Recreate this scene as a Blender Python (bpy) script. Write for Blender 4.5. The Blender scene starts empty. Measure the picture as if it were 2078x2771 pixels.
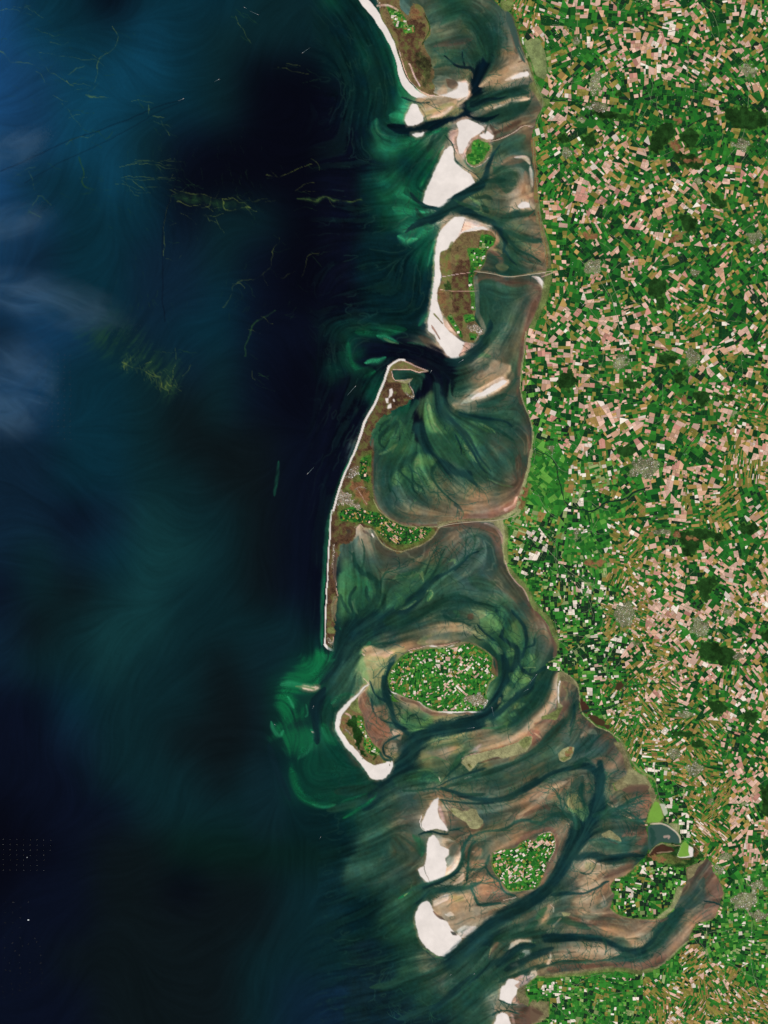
import bpy, math, random
import numpy as np

random.seed(7)
rng = np.random.default_rng(7)
R = math.radians
C = bpy.context.scene.collection
# ---------------------------------------------------------------- camera, sky, sun, exposure
S = 0.052                       # kilometres of land per step of the survey grid; one Blender unit = one kilometre
W0, H0 = 2078, 2771
sc = bpy.context.scene
sc.unit_settings.system = 'METRIC'
sc.unit_settings.scale_length = 1000.0
ALT = 760.0
cam = bpy.data.cameras.new("camera"); cam_o = bpy.data.objects.new("camera", cam); C.objects.link(cam_o)
cam_o.location = (0, 0, ALT)
cam.sensor_fit = 'VERTICAL'; cam.sensor_height = 36
cam.lens = 36 * ALT / (H0 * S)
cam.clip_start = 1; cam.clip_end = 5000
sc.camera = cam_o
SUN_EL, SUN_AZ = R(50), R(150)  # from the south-south-east
w = bpy.data.worlds.new("World"); sc.world = w; w.use_nodes = True
nt = w.node_tree
bg = nt.nodes['Background']; bg.inputs['Strength'].default_value = 0.06
sky = nt.nodes.new('ShaderNodeTexSky'); sky.sky_type = 'NISHITA'; sky.sun_disc = False
sky.sun_elevation = SUN_EL; sky.sun_rotation = SUN_AZ; sky.altitude = 0
nt.links.new(sky.outputs[0], bg.inputs[0])
sun = bpy.data.lights.new("sun", 'SUN'); sun.energy = 4.0; sun.angle = R(0.53); sun.color = (1.0, 0.965, 0.91)
sun_o = bpy.data.objects.new("sun", sun); C.objects.link(sun_o)
d = (math.sin(SUN_AZ) * math.cos(SUN_EL), math.cos(SUN_AZ) * math.cos(SUN_EL), math.sin(SUN_EL))
from mathutils import Vector
sun_o.rotation_euler = Vector(d).to_track_quat('Z', 'Y').to_euler()
sc.view_settings.view_transform = 'Standard'; sc.view_settings.look = 'None'
sc.view_settings.exposure = 0.45; sc.view_settings.gamma = 1.0
CAL = np.array([1.62, 1.60, 1.66])   # what a white ground reads under that light and exposure

# ---------------------------------------------------------------- helpers
def tag(o, label=None, cat=None, group=None, kind=None):
    if label: o['label'] = label
    if cat: o['category'] = cat
    if group: o['group'] = group
    if kind: o['kind'] = kind
    return o
def empty(name, loc=(0, 0, 0)):
    o = bpy.data.objects.new(name, None); o.location = loc; C.objects.link(o); return o
def wx(x): return (x - W0 / 2) * S
def wy(y): return (H0 / 2 - y) * S
def lin(c):
    c = np.asarray(c, dtype=np.float64) / 255.0
    return np.where(c <= 0.04045, c / 12.92, ((c + 0.055) / 1.055) ** 2.4)
def albedo(c): return lin(c) / CAL

def up(a, H, W, smooth=True):
    """resample a small array to H x W with smooth interpolation"""
    h, w_ = a.shape[:2]
    yy = np.linspace(0, h - 1.001, H); xx = np.linspace(0, w_ - 1.001, W)
    yi = yy.astype(int); xi = xx.astype(int); fy = yy - yi; fx = xx - xi
    if smooth: fy = fy * fy * (3 - 2 * fy); fx = fx * fx * (3 - 2 * fx)
    if a.ndim == 3: fy = fy[:, None, None]; fx = fx[None, :, None]
    else: fy = fy[:, None]; fx = fx[None, :]
    a00 = a[yi][:, xi]; a01 = a[yi][:, xi + 1]; a10 = a[yi + 1][:, xi]; a11 = a[yi + 1][:, xi + 1]
    return (a00 * (1 - fx) + a01 * fx) * (1 - fy) + (a10 * (1 - fx) + a11 * fx) * fy
def fbm(H, W, cell, octaves=4, gain=0.5):
    """fractal noise, about -1..1, first wavelength = cell grid steps"""
    out = np.zeros((H, W)); amp = 1; tot = 0
    for o in range(octaves):
        n = rng.uniform(-1, 1, (max(3, int(H / cell) + 3), max(3, int(W / cell) + 3)))
        out += amp * up(n, H, W); tot += amp * 0.6
        amp *= gain; cell = max(1.0, cell / 2)
    return out / tot
def sample(a, y, x):
    H, W = a.shape[:2]
    y = np.clip(y, 0, H - 1.001); x = np.clip(x, 0, W - 1.001)
    yi = y.astype(np.int32); xi = x.astype(np.int32); fy = y - yi; fx = x - xi
    if a.ndim == 3: fy = fy[..., None]; fx = fx[..., None]
    return (a[yi, xi] * (1 - fx) + a[yi, xi + 1] * fx) * (1 - fy) + (a[yi + 1, xi] * (1 - fx) + a[yi + 1, xi + 1] * fx) * fy

# ---------------------------------------------------------------- survey grid
ST = 2; MG = 80
NX = (W0 + 2 * MG) // ST + 1; NY = (H0 + 2 * MG) // ST + 1
GX = -MG + ST * np.arange(NX, dtype=np.float64); GY = -MG + ST * np.arange(NY, dtype=np.float64)
XX, YY = np.meshgrid(GX, GY)
TILE = dict(A=(900, 0, 600), B=(900, 500, 600), C=(850, 900, 600), D=(850, 1300, 600), E=(700, 1650, 600),
            F=(1200, 1650, 600), G=(1000, 2171, 600), H=(1478, 2100, 600), L=(1378, 0, 700), M=(1378, 700, 700),
            N=(1378, 1400, 700), S=(0, 0, 1000), T=(0, 700, 1000), U=(0, 1771, 1000), X=(0, 0, 1659))
def pts(tile, s):
    x0, y0, n = TILE[tile]; k = n / 1659.0
    v = [float(t) for t in s.replace(',', ' ').split()]
    return np.array([(x0 + v[i] * k, y0 + v[i + 1] * k) for i in range(0, len(v) - 1, 2)])
# colour (as it looks from above) and level above the sea in metres for each ground or water type, sea blues with haze mixed in
PAL = dict(
    X=(8, 24, 34, -22), D=(20, 48, 50, -16), T=(36, 74, 64, -7), H=(26, 58, 47, -5), G=(36, 78, 58, -3), M=(44, 80, 66, -3),
    E=(62, 90, 82, -1.5), F=(92, 94, 74, -.8), g=(54, 102, 68, -2), L=(104, 134, 88, -.6), O=(142, 138, 96, -.3),
    B=(128, 106, 84, .2), R=(112, 86, 72, .3), N=(84, 64, 52, .4), S=(180, 154, 124, .7), P=(216, 194, 172, 1.3), W=(239, 227, 221, 2.4),
    k=(9, 13, 26, -18), t=(8, 32, 36, -12), v=(13, 66, 50, -6), e=(42, 142, 96, -3), Z=(15, 36, 44, -14), V=(30, 104, 74, -4),
    i=(18, 98, 60, -4), p=(196, 160, 148, .8), c=(120, 122, 106, -.5), Q=(90, 134, 80, -.9),
    m=(122, 114, 82, 2.5), h=(88, 62, 46, 6), d=(124, 104, 70, 8), f=(62, 110, 42, 3), w=(32, 62, 27, 4), u=(132, 122, 100, 5),
    b=(120, 164, 66, .5), l=(70, 46, 36, .3), a=(112, 120, 70, 2.5), y=(150, 146, 106, 2.5), r=(140, 96, 66, 4), o=(92, 96, 50, 3))
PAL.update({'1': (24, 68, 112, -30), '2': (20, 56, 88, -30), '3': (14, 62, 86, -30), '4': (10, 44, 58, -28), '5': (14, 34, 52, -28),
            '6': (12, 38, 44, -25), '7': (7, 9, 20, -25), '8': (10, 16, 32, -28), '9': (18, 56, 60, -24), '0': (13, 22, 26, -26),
            'A': (30, 66, 98, -30), 'Y': (132, 146, 62, -12), 'j': (40, 74, 42, -14), 'q': (9, 32, 28, -22)})  # the upper-left blues carry haze and sun glint as sea colour
LANDC = 'mhdfwublayro'
# ---------------------------------------------------------------- water and flats: what is seen every few kilometres, blue haze at left painted in
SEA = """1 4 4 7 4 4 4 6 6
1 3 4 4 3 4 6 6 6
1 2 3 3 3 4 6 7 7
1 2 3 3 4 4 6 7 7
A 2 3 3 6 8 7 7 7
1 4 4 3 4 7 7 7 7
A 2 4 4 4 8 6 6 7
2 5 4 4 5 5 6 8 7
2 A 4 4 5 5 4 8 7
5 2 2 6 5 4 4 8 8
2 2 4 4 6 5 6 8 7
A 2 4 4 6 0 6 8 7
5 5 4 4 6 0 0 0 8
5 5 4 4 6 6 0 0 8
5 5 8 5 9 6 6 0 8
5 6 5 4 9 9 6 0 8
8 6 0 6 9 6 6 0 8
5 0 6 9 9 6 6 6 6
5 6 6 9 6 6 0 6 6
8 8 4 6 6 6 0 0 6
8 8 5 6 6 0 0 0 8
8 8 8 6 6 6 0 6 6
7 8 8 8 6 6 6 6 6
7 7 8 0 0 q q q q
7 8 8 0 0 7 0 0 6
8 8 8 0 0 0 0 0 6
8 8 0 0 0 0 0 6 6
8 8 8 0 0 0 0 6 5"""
CTRL = [  # tile, first y, x step 50: one row of samples each 50 steps down; '.' = land
 ('A', """v . . . E F G G F . . . .
t . . . . E H H G E B . .
t t v . . H F F H E B . .
t t v . . F G H H H B . .
t t t v . . F F H B S . .
k t t v . . . W F G E B .
k t t v e S P S F B F B .
k k t D v v G S P F B . .
k k t e v v S W . H H N .
k k k t t v v W F F E G R
k k t v v W . W H H B N .
k k t v v v D G O B P B .
k k t v e v P B G H B R ."""),
 ('B', """k k v e v v D G O B P B .
k k t v e v P B G H B R .
k k k t e v . . . H G H B
k k t t t v . . . F G B .
k k t t t v . . R H G B .
k k t t t t . . M M M B .
k k t t t t . . M M M B .
k k t t t t . . M M M B .
k v v v t t . . . M M . .
k v k k k F . . P H G M ."""),
 ('C', """k v t k k . . P . G M B . .
k k v k k k F P k G B B . .
k v k k . . k k H B B M .
k k k v . . k H G S B M .
k k k . . v g H S F M M .
k k k . g H g G G H M M R
k k . . g g H G g H F M B
k k . E H H g H M M M M N
k . . E M g g F M M M F R
k . . F E E F F F B F R .
k . . . F F F F B B R . .
k . . S . . . . B E B . ."""),
 ('D', """. . . . . . . . . . . . .
. . . . . . . . . . . . .
. . . . . . . . . . . . .
. . . S . . . . B E E B .
k . E E B . B F E E E R .
k . g M F E g M E E B . .
k . g g M g M M E E E B .
k . g H g D M M M G g E R
k . D D D H F F F O g H B
k . D G F B . . . . H g E
v D M L O . . . . . H g H
v D M F M . . . . . H L H"""),
 ('E', """. . . . . . . . . . . . .
. . . . . . . . . . . . .
Z Z Z v . D G . . . . . .
Z Z v v D M L L . . . . .
Z v e v M M L H . . . . .
Z v v H v . F M S B . . .
Z v H v H . R B L L L B .
Z v e e v . B B D H L O .
Z t v v v . . O D O O L O
Z Z v v v . . H H g O M .
Z Z v v v v v H E F F M .
Z Z t t t v M M F W . . .
Z Z t t t t M M F P . . ."""),
 ('F', """M H O g H B . . . . . . .
S S L g g B . . . . . . .
. . . H g E R . . . . . .
. . . H D g T . . . . . .
. . . g g g B R . . . . .
. . . L H T B R . . . . .
L H H g T B R F R . . . .
O T B S . B F E E R . . .
O M . B F F M E E E R . .
M M M M F F E T F B R . .
F F F F T B B T B F B R .
. . E E B B T F T E T R ."""),
 ('G', """M E E . B . . E B B E O T
M M N W S R . F F H B B T
M M F H W B F F B . . B F
M M F W W N T B . . B T B
M E F W P S B B . . . R B
t M G H F E B R F S T E B
t H M W S S B S T T M B B
t G G W W S G H M F S F M
Z t H W W G M F M H F B B
Z Z G F F E E M H B B B B
Z Z H H E H G G S . . . .
Z Z Z H H M M P R . . . .
Z Z Z Z Z M M W R . . . ."""),
 ('H', """T O B T E . . . . . . . .
B F B T O R . . . . . . .
T T F T E B . . . . . . .
. B D F . R . . . . . . .
. B T T T T . . . . . . .
R T S B B . . . . . . . .
T T B B B . . . . R R . .
S F B B B . . . E R . . .
O M R R B B B T B B . . .
H B B B T S E B . . . . .
O S B B T B R . . . . . ."""),
]
EXTRA = "H R 1160,780 H R 1220,700 H E 1140,900 H B 1060,1000 F R 830,430 C R 1560,1100 F R 1450,1480 F R 1380,1150 B R 1480,900 B R 1420,1200 C R 1570,450 C R 1600,760"
# ---------------------------------------------------------------- drawn shapes: tile|colour|width(s), or 'a' = area|edge softness|strength|points
DRAW = """
# algae and slicks drifting on the open sea
S|j|34|.9|.35|800,880 950,900 1100,930
S|Y|3|.5|0.25|0,45 70,50 135,75
S|Y|3|.5|0.22|150,135 210,140 240,160
S|Y|3.75|.5|0.25|0,200 10,240 60,275 190,290
S|Y|3|.5|0.22|190,290 260,340 330,375 405,390
S|Y|3.75|.5|0.37|510,120 525,165 515,210 480,235 440,270 430,320 420,370
S|Y|3.75|.5|0.31|400,425 430,440 490,430
S|Y|2.25|.5|0.25|170,230 240,245 330,265 400,265
S|Y|3|.5|0.25|270,460 310,500 370,570
S|Y|3|.5|0.22|600,455 650,460 690,475
S|Y|2.25|.5|0.19|690,550 760,575
S|Y|3|.5|0.25|530,750 600,735 700,735 800,765
S|Y|3|.5|0.19|600,730 660,720 780,745
S|Y|3|.5|0.25|540,790 640,780 760,790
S|Y|2.25|.5|0.19|560,800 700,790 800,805
S|Y|3|.5|0.25|600,840 680,830 760,850 800,870
S|Y|3.75|.5|0.37|780,850 850,870 940,880 1000,885 1040,890
S|Y|4.5|.5|0.46|1000,885 1010,940 1060,940 1120,930
S|Y|3.75|.5|0.37|940,880 945,930 900,930
S|Y|3.75|.5|0.37|1030,880 1080,915 1150,945
S|Y|3|.5|0.31|800,900 860,915 920,915
S|Y|2.25|.5|0.25|900,960 960,962 1020,955
S|Y|3|.5|0.31|740,1155 740,1090 735,1010 745,930 770,870
S|Y|3|.5|0.31|1200,785 1260,790 1330,760 1400,740
S|Y|3.75|.5|0.37|1340,885 1410,900 1470,880 1530,915 1620,900
S|j|12|.8|.4|1340,885 1410,900 1470,880 1530,915 1620,900
S|Y|3|.5|0.31|1250,1060 1220,1140 1215,1190 1170,1235
S|Y|3,6|.6|0.22|1170,1235 1080,1270 1040,1300 1010,1380
S|Y|3.75|.5|0.22|1440,1130 1390,1140 1370,1190 1350,1240
S|j|8|.7|.5|1240,1390 1170,1430 1110,1500 1100,1600
S|Y|3|.5|0.25|1060,80 1090,150 1115,200
S|Y|3|.5|0.25|1250,305 1310,320 1390,333
S|Y|2.25|.5|0.19|300,650 360,620 430,600
S|Y|2.25|.5|0.19|50,800 110,760 160,745
S|j|8|.7|.5|350,700 380,770 360,830 410,850
S|Y|3|.5|0.22|130,960 150,920 180,880
S|k|6|.7|0.28|0,770 200,680 480,570 820,445
S|k|4.5|.7|0.25|110,820 500,620 820,450
S|k|7.5|.7|0.31|860,670 800,800 740,950 725,1150 740,1450
T|j|a|80|.3|380,330 545,455 650,500 720,560 770,590 790,500 700,430 600,370 450,290
T|Y|a|30|.08|540,440 600,440 700,500 770,590 715,545 650,512 545,470
T|Y|3.75|.5|0.31|545,470 600,490 660,515 715,545 750,590
T|Y|2.25|.5|0.25|790,400 785,500 770,580
T|Y|3|.5|0.25|1130,510 1135,550 1150,555
T|V|8,16,10|.7|.7|1248,910 1242,980 1232,1070
# deep sea plumes and shallows off the coast
A|t|200|.9|.7|100,-60 250,150 330,330 400,500 430,640 380,800
A|v|90|.9|.5|170,-60 290,110 370,300 430,450 480,600 510,700 460,800 400,1000
A|e|34,40,60|.9|.7|250,20 340,140 430,340 500,560 520,680 545,760
A|e|60,70,60|.95|.85|330,880 310,950 350,1020 430,1075 540,1075 650,1030
A|e|110,130|.95|.8|420,860 500,880 545,900
A|i|60|.9|.8|690,1180 780,1080 830,1020 860,950
A|i|30,14|.9|.8|640,1400 700,1280 780,1150 830,1080
A|H|40,16|.8|.8|700,1130 750,1020 800,950 850,930
A|e|160,120|.95|.5|480,1480 520,1440 560,1400
A|e|110|.9|.5|440,1560 540,1570 620,1600
B|e|120,60|.8|.7|480,380 540,420 640,400
B|V|60,30|.8|.8|500,300 560,270 620,235
B|V|90|.9|.7|620,400 700,330 760,300
B|V|30,20|.8|.7|700,620 740,480 770,380
B|V|22|.8|.7|735,900 745,760 750,640 758,520
B|i|70|.9|.55|640,1060 700,980 730,940
B|i|120,60|.9|.75|170,1110 300,1090 420,1100 560,1080
B|e|60,40|.8|.8|330,1130 420,1150 500,1190
B|L|22,14|.8|.6|380,1150 440,1180 500,1195
B|i|90|.9|.7|120,1180 95,1280 120,1350 200,1400 320,1390
B|e|50|.8|.85|230,1330 300,1310 340,1320 400,1290
B|V|14|.7|.9|240,1320 290,1300 330,1330 390,1290
B|v|60|.9|.6|560,1180 640,1200 700,1210
B|N|50|.9|.45|640,1130 740,1190 840,1280
B|k|50,110,110,150|.7|.95|380,1190 480,1240 600,1240 740,1250 850,1330
C|k|80,180|.8|.6|850,330 870,420 850,470
A|X|50,90,70|.4|1|400,935 480,965 540,970 640,960 760,930 900,885
A|X|80,110,120,110,90,70|.45|1|900,885 1000,840 1045,780 1070,700 1075,620 1110,520 1160,420
A|X|a|7|.95|1045,560 1120,470 1165,400 1185,440 1160,510 1110,590 1088,690 1120,745 1075,790 1020,850 930,892 900,880 975,850 1025,770 1048,700 1040,620
A|H|60,24,8|.7|.9|1165,430 1130,375 1092,330 1082,240 1095,160
A|H|24,12|.7|.8|1160,400 1182,350 1165,290 1140,240
A|H|30,16,8|.7|.8|1165,410 1212,350 1225,290 1250,230 1260,160
A|G|20,10|.7|.7|1165,400 1130,330 1080,260
A|H|160|.9|.7|960,120 1120,200 1230,280
A|G|100|.9|.6|800,180 900,120 960,60
A|E|50|.9|.7|1150,160 1240,210 1300,290
A|F|60|.9|.4|760,400 900,330 1000,290
A|R|20,46,30|.9|.55|760,340 900,310 1050,290
A|X|40,24,10|.6|.8|1062,560 1050,500 1000,498 930,490 880,440 840,400
A|X|16,6|.7|.7|990,480 975,430 975,370
A|F|14,20|.8|.7|1000,520 1045,530 1050,580
A|H|60|.8|.6|760,500 850,460 960,440
A|S|80,120,100|.8|.85|1100,650 1180,600 1290,590 1390,560 1440,555
A|P|20,50,40|.6|.95|1280,600 1380,560 1440,565
A|H|40|.8|.7|1240,690 1350,670 1480,640
A|S|60,80,60|.7|.9|1110,800 1210,815 1300,780 1400,735 1490,730
A|P|16,34|.6|.9|1200,812 1330,765 1480,730
A|F|50|.8|.7|1050,880 1130,850 1210,830
A|B|40,60|.8|.8|1190,980 1280,975 1390,880 1480,865
A|H|120,70,60|.8|.9|1060,790 1140,755 1230,738 1320,695 1480,690
A|X|80,30,10|.6|.7|1060,780 1140,755 1230,738 1300,715
A|H|60,110,120,50|.8|.9|1130,908 1210,880 1300,850 1380,800 1490,750
A|X|26,40,30,6|.5|.95|1000,855 1060,900 1130,908 1190,885 1250,850
A|N|26,50|.8|.7|1200,1010 1300,960 1420,900
A|R|90|.9|.55|1370,120 1390,300 1430,470
A|S|24|.7|.7|1385,350 1400,420 1395,440
A|N|8|.5|.9|1380,460 1440,440
A|W|a|14|1|1400,540 1450,530 1455,565 1400,580 1330,590
A|S|20|.7|.8|1350,1170 1460,1200
A|G|160|.9|.7|1200,1250 1330,1330 1300,1450
A|B|90|.9|.8|1260,1230 1350,1190 1440,1180
A|P|16,40|.7|.9|1350,1180 1440,1170 1470,1230
A|P|30,20|.7|.9|1470,1240 1480,1330 1490,1400
A|B|60|.9|.8|1430,1280 1450,1400 1420,1460
A|S|90|.9|.8|1330,1600 1370,1520 1480,1530
A|W|a|10|1|1395,1540 1420,1515 1470,1510 1480,1545 1450,1560 1400,1555
A|B|60|.8|.6|1440,1640 1500,1600 1520,1659
# north island
A|W|46,66,56,44,36,30,50,60,40,14|.14|1|180,-60 262,40 320,100 372,180 420,270 462,370 500,480 535,590 590,680 690,735 790,740
A|S|60,90,90,60|.7|.95|620,740 760,770 900,760 1000,740
A|P|a|16|.9|800,700 870,640 940,600 1025,610 1030,700 1010,740 940,740 860,715
A|W|a|8|1|800,705 900,660 940,605 1015,612 1025,690 1010,720 930,730 870,715
A|c|a|6|.95|740,640 790,560 860,560 940,610 935,650 890,670 820,700 770,700
A|N|a|5|.7|850,580 920,590 940,630 900,655 860,640
A|S|a|8|.8|780,680 830,620 860,650 860,690 800,705
A|O|a|12|.95|690,850 760,820 840,770 900,760 940,800 985,820 930,860 840,880 710,905
A|S|30,50|.7|.9|700,890 820,830 920,790
A|P|20,34,20|.6|.95|740,880 840,850 900,790
A|D|14,8|.5|.9|510,715 580,745 660,765 740,765
A|F|14|.6|.9|640,790 690,830 690,880
A|W|a|3|1|600,766 640,772 655,815 682,862 687,900 640,928 600,942 560,938 540,895 552,845 575,795
A|W|a|4|1|585,1005 640,990 700,975 665,1015 622,1024
A|L|8|.7|.7|540,770 600,760
A|i|30|.7|.9|690,1000 760,990 840,960
# land of the north island
A|d|a|4|1|300,-90 345,50 355,100 400,180 450,280 480,380 520,480 550,570 600,630 640,670 720,705 760,712 800,710 760,690 770,640 745,600 770,570 765,520 740,490 745,430 700,370 680,310 735,260 735,210 715,150 690,90 680,50 640,28 590,50 570,110 545,90 510,60 500,0 490,-90
A|h|a|6|1|500,130 560,140 600,120 690,180 700,260 640,320 660,400 730,440 740,500 690,560 650,600 620,560 600,480 530,420 500,340 480,240 450,200
A|f|a|4|1|390,20 440,60 500,60 560,140 550,200 470,200 430,100
A|f|a|3|1|520,180 610,170 620,240 530,250
A|w|a|10|.45|600,390 640,370 720,420 760,560 740,620 690,640 680,540 640,470
A|d|10,16|.4|1|540,420 590,500 630,600 650,640
A|p|12|.4|1|575,470 610,540 640,610 655,640
A|u|10,16|.5|.8|320,-40 350,40
A|p|14|.5|.7|330,40 420,30 490,70
A|r|a|8|.8|590,60 640,40 680,100 640,130 590,120
A|w|9|.5|.9|690,110 725,180 725,240 690,290 670,330
A|w|7|.5|.9|478,360 520,480 552,570 620,655
A|p|5|.4|.9|498,380 536,500 566,580 630,662 700,705 770,712
# round green island with its white sands and track
A|p|a|14|.9|860,1000 930,910 1010,880 1160,930 1220,1020 1190,1060 1000,1170 930,1190 900,1100
A|S|60|.8|.8|880,1120 960,1180 1000,1260 1080,1330
A|W|a|8|1|930,920 1000,895 1130,945 1145,970 1100,1000 1040,1035 1000,1090 975,1145 938,1140 925,1050 945,985
A|W|a|6|1|1100,1010 1165,975 1212,1015 1200,1042 1120,1030
A|F|18,8|.7|.9|1140,1000 1160,950 1180,900
A|N|40,20|.7|.8|1180,930 1230,1000 1215,1030
A|W|a|3|1|880,1080 900,1110 905,1190 960,1245 1025,1290 1062,1350 1062,1385 1000,1430 930,1490 860,1530 805,1556 690,1532 665,1510 682,1430 735,1320 790,1195 835,1115
A|S|36,50|.7|.8|1080,1320 1100,1380 1020,1440
A|W|a|8|.9|960,1250 1062,1350 1058,1385 960,1440
A|D|8,5|.5|.9|840,1010 890,1060 910,1130 910,1190 1010,1260 1090,1310 1120,1350
A|m|a|4|1|1000,1120 1040,1060 1100,1030 1160,1040 1200,1090 1195,1135 1165,1180 1130,1225 1060,1245 1010,1215 988,1170
A|p|4|.5|.8|996,1150 1010,1215 1060,1245 1130,1225 1170,1180
A|d|a|3|1|1005,1120 1045,1105 1045,1130 1010,1160
A|f|a|2|1|1045,1080 1065,1045 1100,1037 1180,1082 1186,1105 1130,1200 1060,1228 1010,1200 1000,1155 1045,1135
A|N|26,30|.6|.85|1190,1050 1250,1040 1330,1010 1440,930
A|p|5|.4|.9|1150,1055 1240,1048 1310,1018 1370,980 1440,932 1502,945
A|D|16,30,50,64|.6|.95|1260,1080 1200,1160 1165,1240 1155,1310 1120,1370 1060,1410
A|M|120|.9|.6|1260,1090 1350,1060 1450,1010
A|D|56,60|.35|1|1120,1370 1060,1410 980,1460 900,1515 830,1580 740,1640
A|H|24,50|.7|.8|1140,1350 1220,1345 1300,1350
A|H|16,40|.7|.7|1000,1460 1080,1470 1160,1450 1200,1480
A|E|40|.8|.7|1100,1500 1040,1530 980,1560
A|L|20,50|.8|.6|1040,1540 1080,1590 1130,1570
B|D|20,34|.4|1|570,50 600,100 660,145 740,168 830,180
B|H|34,14|.6|.9|615,170 660,240 740,245 800,215
B|e|40|.8|.7|650,190 720,215 780,200
B|D|60,60,64,50,50,24|.4|1|1115,-12 960,80 870,145 790,210 680,265 590,310 535,360
B|D|30,60,70,60,40|.45|1|800,170 900,150 1000,200 1100,240 1200,270
B|D|50,60,50,24|.6|.95|1150,250 1230,300 1290,370 1300,430 1290,500
B|G|14,40|.7|.8|900,100 1000,150 1100,180
B|L|14,50|.8|.8|1030,80 1100,130 1100,150
B|H|40,60|.7|.85|1110,140 1170,200
B|H|90,60|.7|.85|1560,200 1400,200 1300,240 1250,290
B|H|40,60,30|.7|.9|1290,340 1400,380 1500,410 1590,400
B|H|30,14|.6|.9|1290,370 1380,480 1480,520 1560,580
B|D|20,10|.6|.8|1300,500 1330,560 1380,600
B|R|60,30|.8|.8|1180,500 1250,530 1270,590 1220,610
B|O|20|.7|.7|1180,490 1260,490 1280,520
B|O|60|.8|.7|1220,610 1320,620
B|F|60|.8|.7|1430,560 1500,600 1490,650
B|S|120|.9|.85|1330,160 1420,130 1520,170
B|W|a|8|1|1390,150 1430,125 1480,130 1485,160 1440,172 1400,168
B|N|10|.5|.8|1470,240 1520,200 1530,140
B|S|a|10|.8|1440,0 1490,0 1500,90 1450,60
B|N|6|.5|.8|1560,400 1600,440 1590,560 1560,600
# long sandy island
B|P|a|7|1|820,300 900,235 960,228 1010,245 1080,270 1190,300 1195,330 1240,380 1230,420 1170,470 1000,470 900,420 800,420
B|W|a|4|1|830,300 900,238 960,230 1000,250 950,340 940,390 900,450 850,490 810,500 800,560 810,680 800,730 785,780 780,870 800,940 820,990 830,1050 870,1100 940,1160 1000,1190 1030,1195 1080,1200 1040,1250 950,1300 890,1308 850,1270 790,1180 760,1120 710,1090 708,1020 735,880 755,700 760,560 770,430 800,340
B|p|a|8|1|980,1180 1060,1195 1100,1180 1080,1230 1000,1280 940,1290 960,1240
B|O|8|.7|.8|1040,1200 1060,1230
B|N|10,3|.6|.8|950,1305 940,1270 1000,1240
B|N|8,3|.6|.7|960,1200 1000,1230 1010,1240
B|W|a|6|1|960,350 1050,310 1120,305 1190,335 1130,330 1050,330 980,360
B|N|3|.5|.8|990,250 960,340
B|B|a|12|.85|1180,300 1240,350 1250,420 1210,480 1150,520 1120,640 1080,650 1100,500
B|d|a|4|1|970,350 1060,335 1130,330 1195,345 1230,395 1215,440 1160,490 1140,590 1110,640 1075,680 1070,730 1090,850 1080,930 1065,1000 1100,1060 1145,1105 1110,1110 1095,1160 1060,1185 1010,1185 960,1160 900,1090 850,1010 800,930 780,870 780,790 815,700 800,640 800,560 805,510 850,490 900,460 920,430
B|o|30|.8|.6|900,440 850,560 880,700 900,760 880,840
B|h|a|8|1|940,570 1060,560 1050,640 1060,720 1060,800 1080,850 1040,900 1050,960 980,980 930,960 880,900 900,840 890,760 900,660
B|r|a|10|.7|790,780 860,820 860,900 830,930 790,870
B|r|a|10|.7|820,560 880,560 900,620 830,660
B|h|a|5|.9|910,980 970,960 990,1060 960,1090 920,1050
B|w|a|6|.8|840,700 880,700 880,790 840,800
B|f|a|2|1|1105,370 1160,365 1230,400 1200,460 1150,490 1140,590 1100,640 1070,600 1085,500
B|f|a|3|1|1000,480 1090,480 1080,640 1060,700 1070,830 1080,930 1040,930 1030,820 1020,700 1040,600
B|f|a|2|1|850,985 885,965 980,1140 960,1158
B|f|a|4|1|980,970 1060,960 1080,1010 1000,1040
B|u|a|10|.9|1010,1050 1070,1040 1145,1105 1100,1115 1030,1100
B|f|a|3|.9|1020,1110 1085,1120 1080,1165 1030,1170
B|p|4|.5|.9|820,692 900,680 1060,655
B|p|3|.5|.8|800,790 1070,800
B|p|3|.5|.9|1060,1180 1100,1130 1145,1108
B|N|20,8|.6|.8|740,1050 770,1100 810,1160
B|d|14,8|.6|.8|755,970 790,1010 820,1040
# causeway and the corner beach
B|m|14,20|.5|.9|1090,652 1200,665 1310,690 1400,682 1500,660 1660,640
B|p|5|.4|1|1060,652 1180,660 1300,690 1400,682 1500,668 1660,645
B|W|a|4|1|1480,685 1540,690 1590,740 1592,800 1570,780 1540,730
B|R|50,60,60|.8|.8|1090,740 1110,690 1200,685 1310,720 1440,700 1520,740 1550,800
B|N|80|.9|.55|1290,735 1400,735 1460,720
B|R|60,70,50|.8|.85|1550,820 1490,920 1460,1030 1430,1180 1400,1300 1390,1480 1420,1640
B|N|40|.8|.6|1520,860 1480,960 1460,1040
B|E|60|.8|.6|1230,720 1260,770
B|c|36|.7|.8|1080,700 1085,860 1090,960 1130,1050 1150,1120
B|D|60,90,110,50,30|.6|.95|850,1330 960,1320 1060,1260 1130,1190 1180,1080 1190,1000
B|H|60|.8|.6|1150,1180 1210,1120 1250,1080
B|g|50|.8|.6|1080,1300 1120,1270 1180,1290
B|S|a|14|.92|1100,1440 1150,1370 1180,1290 1230,1330 1320,1350 1320,1400 1280,1470 1170,1560 1080,1600 1000,1620 900,1650 960,1600 1080,1500
B|F|a|16|.9|1290,1420 1340,1400 1360,1440 1310,1500
B|S|60,70,50|.8|1|1260,1480 1170,1540 1070,1590 940,1640
B|S|110,100,70|.9|.9|1260,1460 1170,1510 1100,1560 960,1630
B|P|90,80,60|.9|.95|1270,1475 1190,1510 1130,1550 1040,1595
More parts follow.
